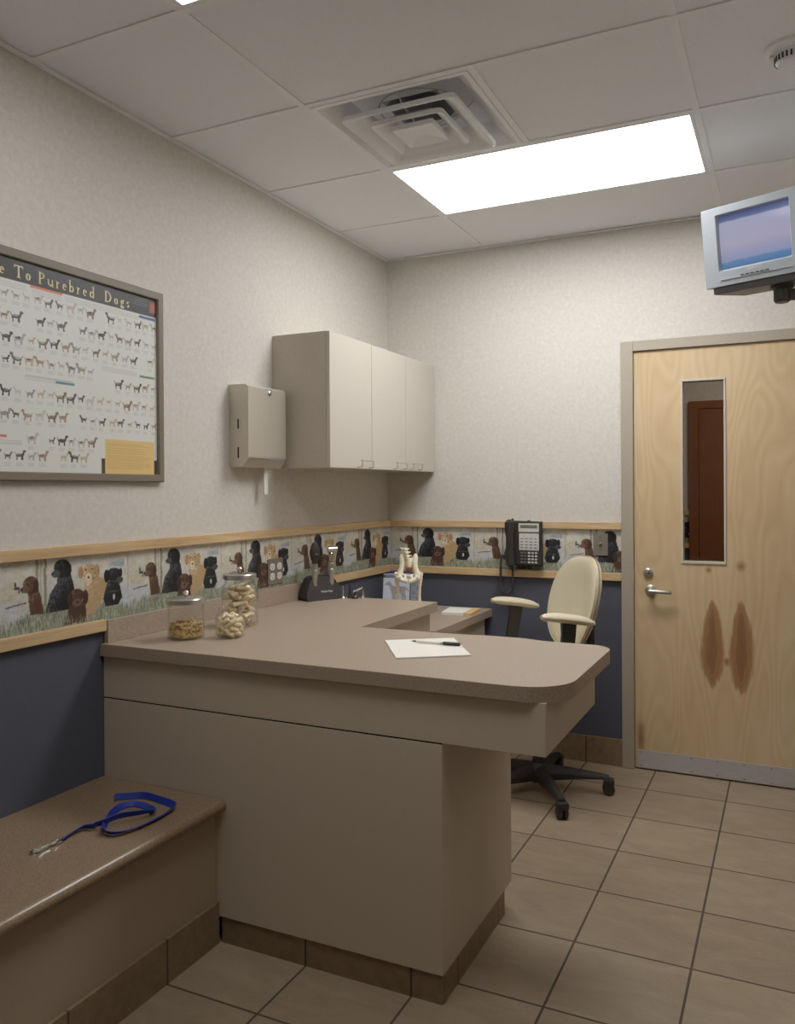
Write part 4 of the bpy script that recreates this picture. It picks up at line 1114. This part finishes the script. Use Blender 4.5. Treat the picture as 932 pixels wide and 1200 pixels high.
# kibble: heap of small rings
b = BM(); rk = random.Random(5)
def kib(c, r):
    e = Matrix.Rotation(rk.uniform(0, PI), 4, 'X') @ Matrix.Rotation(rk.uniform(0, PI), 4, 'Z')
    bmesh.ops.create_uvsphere(b, u_segments=7, v_segments=5, radius=1, matrix=Matrix.Translation(c) @ e @ Matrix.Diagonal((r, r, r * .62, 1)))
for lay in range(8):
    z = .0115 + lay * .0058
    for k in range(84):
        if lay < 6: rr = (R1 - .0105) * math.sqrt(rk.uniform(.62, 1))
        else: rr = (R1 - .0105) * math.sqrt(rk.uniform(0, 1))
        a = rk.uniform(0, 2 * PI)
        kib(Vector((J1[0] + rr * math.cos(a), J1[1] + rr * math.sin(a), ZC + z + rk.uniform(-.001, .002))), rk.uniform(.0046, .0062))
kb = obj('kibble', b, M['kibble']); kb['kind'] = 'stuff'; tag(kb, 'brown kibble filling the bottom of the lidded glass jar', 'dog food')

# bone biscuits, one mesh each
def bone_mesh(L, r):
    b = BM()
    prof = [(-.5, .0), (-.495, .50), (-.46, .88), (-.40, 1.0), (-.33, .84), (-.25, .60), (0, .55), (.25, .60), (.33, .84), (.40, 1.0), (.46, .88), (.495, .50), (.5, 0)]
    prev = None
    for q, k in prof[1:-1]:
        notch = 1.0
        cur = ring(b, [Vector((q * L + (.10 * L * abs(math.sin(a)) ** 1.0 * (1 if q > 0 else -1) if abs(q) > .42 else 0), r * 1.48 * k * math.sin(a), r * .86 * (.72 + .28 * k) * math.cos(a))) for a in [2 * PI * i / 14 for i in range(14)]])
        if prev: bridge(b, prev, cur)
        else: b.faces.new(cur[::-1])
        prev = cur
    b.faces.new(prev)
    me = bpy.data.meshes.new('dog_biscuit'); bmesh.ops.recalc_face_normals(b, faces=b.faces); b.to_mesh(me); b.free()
    for p in me.polygons: p.use_smooth = True
    return me
bme = bone_mesh(.068, .0125); bme.materials.append(M['biscuit'])
rb = random.Random(21)
proto = bpy.data.objects.new('dog_biscuit', bme)
tag(proto, 'bone-shaped dog biscuit inside the tall lidded glass jar', 'dog biscuit', 'bone biscuits in the tall jar')
k = 0
for lay in range(7):
    z = .0215 + lay * .0212
    th0 = lay * 1.15 + .35
    for off in (-.037, 0.0, .037):
        if lay == 6 and off > 0: continue
        o = proto if k == 0 else proto.copy()
        COL.objects.link(o)
        th = th0 + rb.uniform(-.25, .25)
        cx = -math.sin(th0) * off; cy = math.cos(th0) * off
        o.location = (J3[0] + cx, J3[1] + cy, ZC + z + rb.uniform(-.002, .002))
        sc = .72 if off else 1.08
        o.rotation_euler = (rb.uniform(-.5, .5), rb.uniform(-.22, .22), th)
        o.scale = (sc, .9, .9)
        k += 1
def nug_mesh():
    b = BM(); prev = None
    for q, kk in ((-.5, .45), (-.42, .85), (-.25, 1), (0, .92), (.25, 1), (.42, .85), (.5, .45)):
        cur = ring(b, [Vector((q * .034, .0102 * kk * math.cos(a), .0088 * kk * math.sin(a))) for a in [2 * PI * i / 12 for i in range(12)]])
        if prev: bridge(b, prev, cur)
        else: b.faces.new(cur[::-1])
        prev = cur
    b.faces.new(prev); me = bpy.data.meshes.new('biscuit_nugget'); bmesh.ops.recalc_face_normals(b, faces=b.faces); b.to_mesh(me); b.free()
    for p in me.polygons: p.use_smooth = True
    return me
nme = nug_mesh(); nme.materials.append(M['nibble'])
proto2 = bpy.data.objects.new('biscuit_nugget', nme)
tag(proto2, 'small pale biscuit nugget inside the open glass jar', 'dog biscuit', 'biscuit nuggets in the open jar')
k = 0
for lay in range(5):
    n = (6, 6, 6, 6, 4)[lay]
    for i in range(n):
        a = 2 * PI * i / n + lay * .55 + rb.uniform(-.1, .1); rr = .0315 if lay < 4 else .018
        o = proto2 if k == 0 else proto2.copy(); COL.objects.link(o)
        o.location = (J2[0] + rr * math.cos(a), J2[1] + rr * math.sin(a), ZC + .0165 + lay * .0142)
        o.rotation_euler = (rb.uniform(-.5, .5), rb.uniform(-.6, .6), a + PI / 2 + rb.uniform(-.35, .35)); k += 1
    if lay < 4:
        o = proto2.copy(); COL.objects.link(o); o.location = (J2[0], J2[1], ZC + .0165 + lay * .0142); o.rotation_euler = (0, .2, lay * 1.1)

# ------------------------------------------------------------------ paper and pen
nt = BM(); prism(nt, [(.865, -1.728), (1.061, -1.596), (1.217, -1.838), (1.026, -1.968)], ZC, ZC + .0045, bev=.0006)
tag(obj('paper_pad', nt, M['paper']), 'white paper pad lying on the exam countertop under a pen', 'paper')
pn = thing('pen', 'white pen with black cap lying on the paper pad', 'pen', (1.05, -1.73, ZC + .005))
pa, pb = Vector((.966, -1.735, ZC + .0105)), Vector((1.137, -1.726, ZC + .0105)); d = (pb - pa)
b = BM(); tube(b, [pa + d * .10, pa + d * .11, pa + d * .68], [.0035, .0045, .0045], 14); obj('barrel', b, M['paper'], pn)
b = BM(); tube(b, [pa, pa + d * .03, pa + d * .10], [.0006, .0018, .0040], 12); obj('tip', b, M['black'], pn)
b = BM(); tube(b, [pa + d * .655, pa + d * .66, pa + d * .985, pa + d], [.0046, .0056, .0056, .004], 14)
tube(b, [pa + d * .96 + Vector((0, -.003, .004)), pa + d * .96 + Vector((0, -.008, .003)), pa + d * .62 + Vector((0, -.009, .001))], .0016, 6); obj('cap', b, M['black'], pn)

# memo pads on the lower desk
b = BM(); prism(b, [(.442, -.148), (.566, -.136), (.588, -.318), (.470, -.326)], .7645, .780, bev=.001)
tag(obj('memo_pad', b, M['paper']), 'white memo pad on the lower desk by the back wall', 'note pad')
b = BM(); prism(b, [(.570, -.134), (.612, -.130), (.626, -.316), (.592, -.322)], .7645, .780, bev=.001)
tag(obj('card_box', b, M['orange']), 'orange tan card box beside the white memo pad', 'box')

# ------------------------------------------------------------------ otoscope charger and specula
OC = Vector((.098, -.905, ZC)); OR = math.radians(62)
oc = thing('otoscope_charger', 'black charging stand holding two diagnostic instruments on the countertop', 'charging stand', tuple(OC), OR)
# local x = width, front faces -y
bodyp = rounded([(-.098, .0), (.098, .0), (.098, .030), (.062, .108), (-.060, .112), (-.098, .030)], [.014, .014, .05, .032, .034, .05], 6)
b = BM(); prev = None
for y, k, kz in ((-.052, .93, .90), (-.050, .97, .96), (-.038, 1, 1), (.030, 1, 1), (.040, .96, .97)):
    sl = -.02
    cur = ring(b, [Vector((x * k, y + .22 * z * (1 if y < 0 else .0), z * kz)) for x, z in bodyp])
    if prev: bridge(b, prev, cur)
    else: b.faces.new(cur[::-1])
    prev = cur
b.faces.new(prev)
bd = obj('stand', b, M['charger'], oc, local=True, sharp=50)
me = text_mesh('Welch Allyn', .0125, .0003, 1.0, 'CENTER')
me.transform(Matrix.Translation((.012, -.0455, .036)) @ Matrix.Rotation(math.atan2(1, .22), 4, 'X')); me.materials.clear()
link('logo', me, M['logo'], bd, local=True)
def instr(x, name, head):
    b = BM(); lathe(b, [(.012, .068), (.013, .085), (.0135, .14), (.012, .142), (.012, .150), (.0145, .151), (.0145, .168), (.010, .170)], (x, -.026, 0), 20)
    h = obj('instrument_handle', b, M['steel'], oc, local=True)
    b = BM()
    if head == 'ophthalmoscope':
        lathe(b, [(.010, .170), (.012, .180), (.017, .19), (.022, .205), (.023, .225), (.018, .242), (.013, .262), (.008, .268), (0, .268)], (x, -.026, 0), 20, Matrix.Diagonal((1.1, .8, 1, 1)), cap=False)
        hd_ = obj('instrument_head', b, M['black'], h, local=True)
        b = BM(); lathe(b, [(.007, 0), (.006, .003), (0, .003)], (x, -.044, .215), 14, RXM, cap=False); obj('lens', b, M['chrome'], hd_, local=True)
    else:
        lathe(b, [(.010, .170), (.009, .185), (.012, .196), (.012, .215), (.008, .22), (0, .22)], (x, -.026, 0), 18, cap=False)
        tube(b, [(x - .014, -.024, .232), (x + .012, -.030, .232), (x + .028, -.034, .235)], [.014, .013, .011], 16)
        hd_ = obj('instrument_head', b, M['chrome'], h, local=True)
        b = BM(); lathe(b, [(.013, 0), (.015, .004), (.012, .006), (0, .006)], (x + .028, -.034, .235), 16, Matrix.Rotation(PI / 2, 4, 'Y'), cap=False); obj('eyepiece', b, M['black'], hd_, local=True)
instr(-.042, 'a', 'ophthalmoscope'); instr(.046, 'b', 'otoscope')

def cone(label, x, y, h, r, m):
    b = BM(); lathe(b, [(0, 0), (r, 0), (r, .003), (r * .72, .008), (r * .66, .014), (r * .42, h * .5), (r * .28, h - .002), (r * .22, h), (0, h)], (x, y, ZC), 20, cap=False)
    return tag(obj('ear_specula', b, m), label, 'ear speculum')
cone('silver ear speculum cone nearest the black charging stand', .182, -.835, .056, .0135, M['chrome']).name = 'ear_speculum'
cone('tall black ear speculum cone on the counter edge', .210, -.818, .066, .0135, M['black']).name = 'ear_speculum'
cone('silver ear speculum cone beside the angled black holder', .270, -.800, .040, .012, M['chrome']).name = 'ear_speculum'
sp_ = thing('instrument_tip', 'black instrument tip with angled silver tube on the counter edge', 'instrument tip', (.236, -.822, ZC))
b = BM(); lathe(b, [(0, 0), (.017, 0), (.018, .006), (.014, .013), (.008, .016), (.007, .034), (0, .035)], (.240, -.822, ZC), 18, cap=False); obj('base', b, M['black'], sp_)
b = BM(); tube(b, [(.234, -.826, ZC + .030), (.250, -.816, ZC + .039), (.270, -.804, ZC + .050)], [.007, .006, .005], 12); obj('tube', b, M['chrome'], sp_)

# ------------------------------------------------------------------ canine hip model and anatomy sheets on the lower desk
ZD = .7645
hm = thing('hip_bone_model', 'ivory plastic model of a dog pelvis and hind legs on the desk', 'anatomical model', (.296, -.352, ZD), math.radians(22))
b = BM(); lathe(b, [(0, 0), (.075, 0), (.077, .006), (.072, .010), (0, .010)], (0, 0, 0), 32, cap=False); obj('stand', b, M['black'], hm, local=True)
def bl(b, c, rx, ry, rz, M_=None): ellipsoid(b, c, rx, ry, rz, 14, 10, M_)
b = BM()
for s in (-1, 1):
    # ilium blade, shaft, socket, ischium, pubis
    tube(b, [(s * .036, .012, .312), (s * .036, .008, .294), (s * .033, .0, .264), (s * .036, -.004, .238), (s * .045, -.010, .212)], [.006, .014, .014, .013, .017], 12)
    bl(b, (s * .035, .010, .286), .013, .016, .026); bl(b, (s * .019, .008, .272), .018, .012, .020)
    bl(b, (s * .046, -.012, .206), .020, .017, .017)
    tube(b, [(s * .046, -.016, .204), (s * .040, -.026, .188), (s * .024, -.034, .176), (s * .004, -.036, .172)], [.013, .012, .012, .011], 10)
    tube(b, [(s * .036, -.004, .204), (s * .020, -.006, .200), (s * .002, -.010, .196)], [.010, .008, .007], 8)
    tube(b, [(s * .016, -.008, .198), (s * .018, -.024, .186), (s * .014, -.034, .178)], .007, 8)
    bl(b, (s * .052, -.032, .190), .013, .011, .011); bl(b, (s * .030, -.034, .180), .016, .010, .010)
obj('pelvis', b, M['bone'], hm, local=True)
b = BM()
for k, z in enumerate((.282, .298, .316, .334)):
    bl(b, (-.004 - k * .005, .006, z), .016, .015, .010)
    tube(b, [(-.036 - k * .003, .008, z + .008), (-.014 - k * .003, .006, z), (.022 - k * .006, .006, z + .005)], [.003, .008, .003], 8)
    tube(b, [(-.004 - k * .005, -.004, z), (-.008 - k * .005, -.024, z + .010)], [.007, .003], 8)
tube(b, [(-.004, .006, .285), (.0, .004, .262), (.004, .0, .244), (.010, -.004, .230)], [.018, .016, .012, .006], 12)
obj('spine', b, M['bone'], hm, local=True)
b = BM(); bl(b, (.004, -.006, .232), .018, .008, .016); obj('disc', b, M['bonedark'], hm, local=True)
for s in (-1, 1):
    b = BM()
    bl(b, (s * .050, -.012, .206), .012, .012, .012)
    tube(b, [(s * .048, -.012, .207), (s * .060, -.008, .203), (s * .062, -.004, .185), (s * .057, .0, .14), (s * .055, .002, .09), (s * .056, .0, .05), (s * .057, -.002, .022)], [.009, .013, .012, .0085, .008, .011, .016], 12)
    bl(b, (s * .066, -.006, .206), .010, .011, .014)
    bl(b, (s * .049, -.008, .018), .011, .016, .0125); bl(b, (s * .066, -.008, .018), .011, .016, .0125)
    obj('femur', b, M['bone'], hm, local=True)

def sheet_paint(wd, ht, kind):
    nu, nv = 60, 80
    u, v = np.meshgrid(np.linspace(0, wd, nu + 1), np.linspace(0, ht, nv + 1))
    c = np.zeros(u.shape + (3,)); c[:] = (198, 207, 220)
    if kind == 0:
        c[(v > ht - .022) & (v < ht - .006)] = (58, 62, 80)
        c[(v > ht - .016) & (v < ht - .011) & (u > .012) & (u < .075)] = (150, 154, 168)
        X = (u - wd * .55) / .055; Z = (v - ht * .46) / .055
        m = inpoly(X, Z, [(-1.3, .85), (-1.08, .98), (-.9, 1.08), (-.72, .98), (-.52, .64), (0, .56), (.6, .58), (.86, .5), (1.16, .12), (1.1, .06), (.8, .28), (.74, -.1), (.86, -.45), (.80, -.98), (.62, -.98), (.62, -.5), (.42, -.12), (.1, -.10), (-.28, -.2), (-.36, -.98), (-.56, -.98), (-.56, -.2), (-.72, .2), (-.84, .62), (-1.1, .72), (-1.3, .74)])
        m |= inpoly(X, Z, [(.50, 0), (.62, -.4), (.52, -.95), (.40, -.95), (.44, -.45), (.3, -.1)]) | inpoly(X, Z, [(-.4, 0), (-.26, -.9), (-.14, -.9), (-.2, 0)])
        c[m] = (150, 140, 142)
        m2 = m & (fbm(X * 6 + 20, Z * 6 + 20) > .52); c[m2] = (170, 154, 152)
    else:
        for k in range(7):
            c[(np.abs(v - ht * (.12 + .12 * k)) < .002) & (u > .008) & (u < wd - .01)] = (160, 168, 186)
        for k in range(5):
            cx, cz = wd * (.3 + .4 * (k % 2)), ht * (.2 + .15 * k)
            c[((u - cx) / .014) ** 2 + ((v - cz) / .010) ** 2 < 1] = (172, 172, 190)
    return nu, nv, c
ab = thing('anatomy_booklet', 'open pale blue dog anatomy booklet standing behind the hip bone model', 'booklet', (.16, -.17, ZD))
e0, e1, e2 = (.088, -.215, ZD + .0), (.226, -.165, ZD + .0), (.302, -.205, ZD + .0)
nu, nv, c = sheet_paint(.146, .190, 0)
painted_grid('page', e0, (e1[0] - e0[0], e1[1] - e0[1], 0), (0, .020, .186), nu, nv, c, M['sheet'], ab)
nu, nv, c = sheet_paint(.086, .180, 1)
painted_grid('page', (e1[0] + .006, e1[1] + .002, ZD), (e2[0] - e1[0], e2[1] - e1[1], 0), (0, .018, .172), nu, nv, c, M['sheet'], ab)
b = BM(); tube(b, [(e1[0] + .002, e1[1] + .004, ZD), (e1[0] + .002, e1[1] + .023, ZD + .186)], .0035, 8); obj('spine', b, M['darkgrey'], ab)
pb_ = BM(); mm = Matrix.Translation((.090, -.165, ZD)) @ Matrix.Rotation(math.radians(20), 4, 'Z') @ Matrix.Rotation(math.radians(-6), 4, 'X')
box(pb_, 0, .12, 0, .012, 0, .200, .001, M=mm)
ab.location.x -= .016; ab.location.y -= .006
tag(obj('book', pb_, M['purple']), 'purple and blue book standing behind the anatomy booklet', 'book')

# ------------------------------------------------------------------ light and camera
ld = bpy.data.lights.new('corridor_fill', 'AREA'); ld.energy = 14; ld.size = .8; ld.color = (1, .9, .78)  # added fill light to brighten the corridor, no visible fixture
lo = bpy.data.objects.new('corridor_fill', ld); COL.objects.link(lo); lo.location = (2.3, 1.2, 2.75)
world = bpy.data.worlds.new('world'); scn.world = world; world.use_nodes = True
world.node_tree.nodes['Background'].inputs[0].default_value = (.5, .5, .5, 1); world.node_tree.nodes['Background'].inputs[1].default_value = .05

cam = bpy.data.cameras.new('camera'); co = bpy.data.objects.new('camera', cam); COL.objects.link(co); scn.camera = co
F, CXp, CYp = 941.68, 489.54, 578.69
cam.sensor_fit = 'HORIZONTAL'; cam.sensor_width = 36.0; cam.lens = F * 36.0 / 932.0
cam.shift_x = -(CXp - 466.0) / 932.0; cam.shift_y = (CYp - 600.0) / 932.0
cam.clip_start = .05; cam.clip_end = 50
yaw, pitch, roll = .43476, -.00467, -.00587
Fw = Vector((-math.sin(yaw), math.cos(yaw), 0)); Rt = Vector((math.cos(yaw), math.sin(yaw), 0)); Up = Vector((0, 0, 1))
c, s = math.cos(pitch), math.sin(pitch); F2 = Fw * c + Up * s; U2 = Up * c - Fw * s
c, s = math.cos(roll), math.sin(roll); R3 = Rt * c + U2 * s; U3 = U2 * c - Rt * s
co.matrix_world = Matrix(((R3.x, U3.x, -F2.x, 2.1054), (R3.y, U3.y, -F2.y, -4.1318), (R3.z, U3.z, -F2.z, 1.4091), (0, 0, 0, 1)))

scn.view_settings.view_transform = 'Standard'
scn.view_settings.look = 'None'
scn.view_settings.exposure = 0.12
scn.view_settings.gamma = 1.15
scn.cycles.use_denoising = True
scn.cycles.max_bounces = 10
scn.cycles.transparent_max_bounces = 16
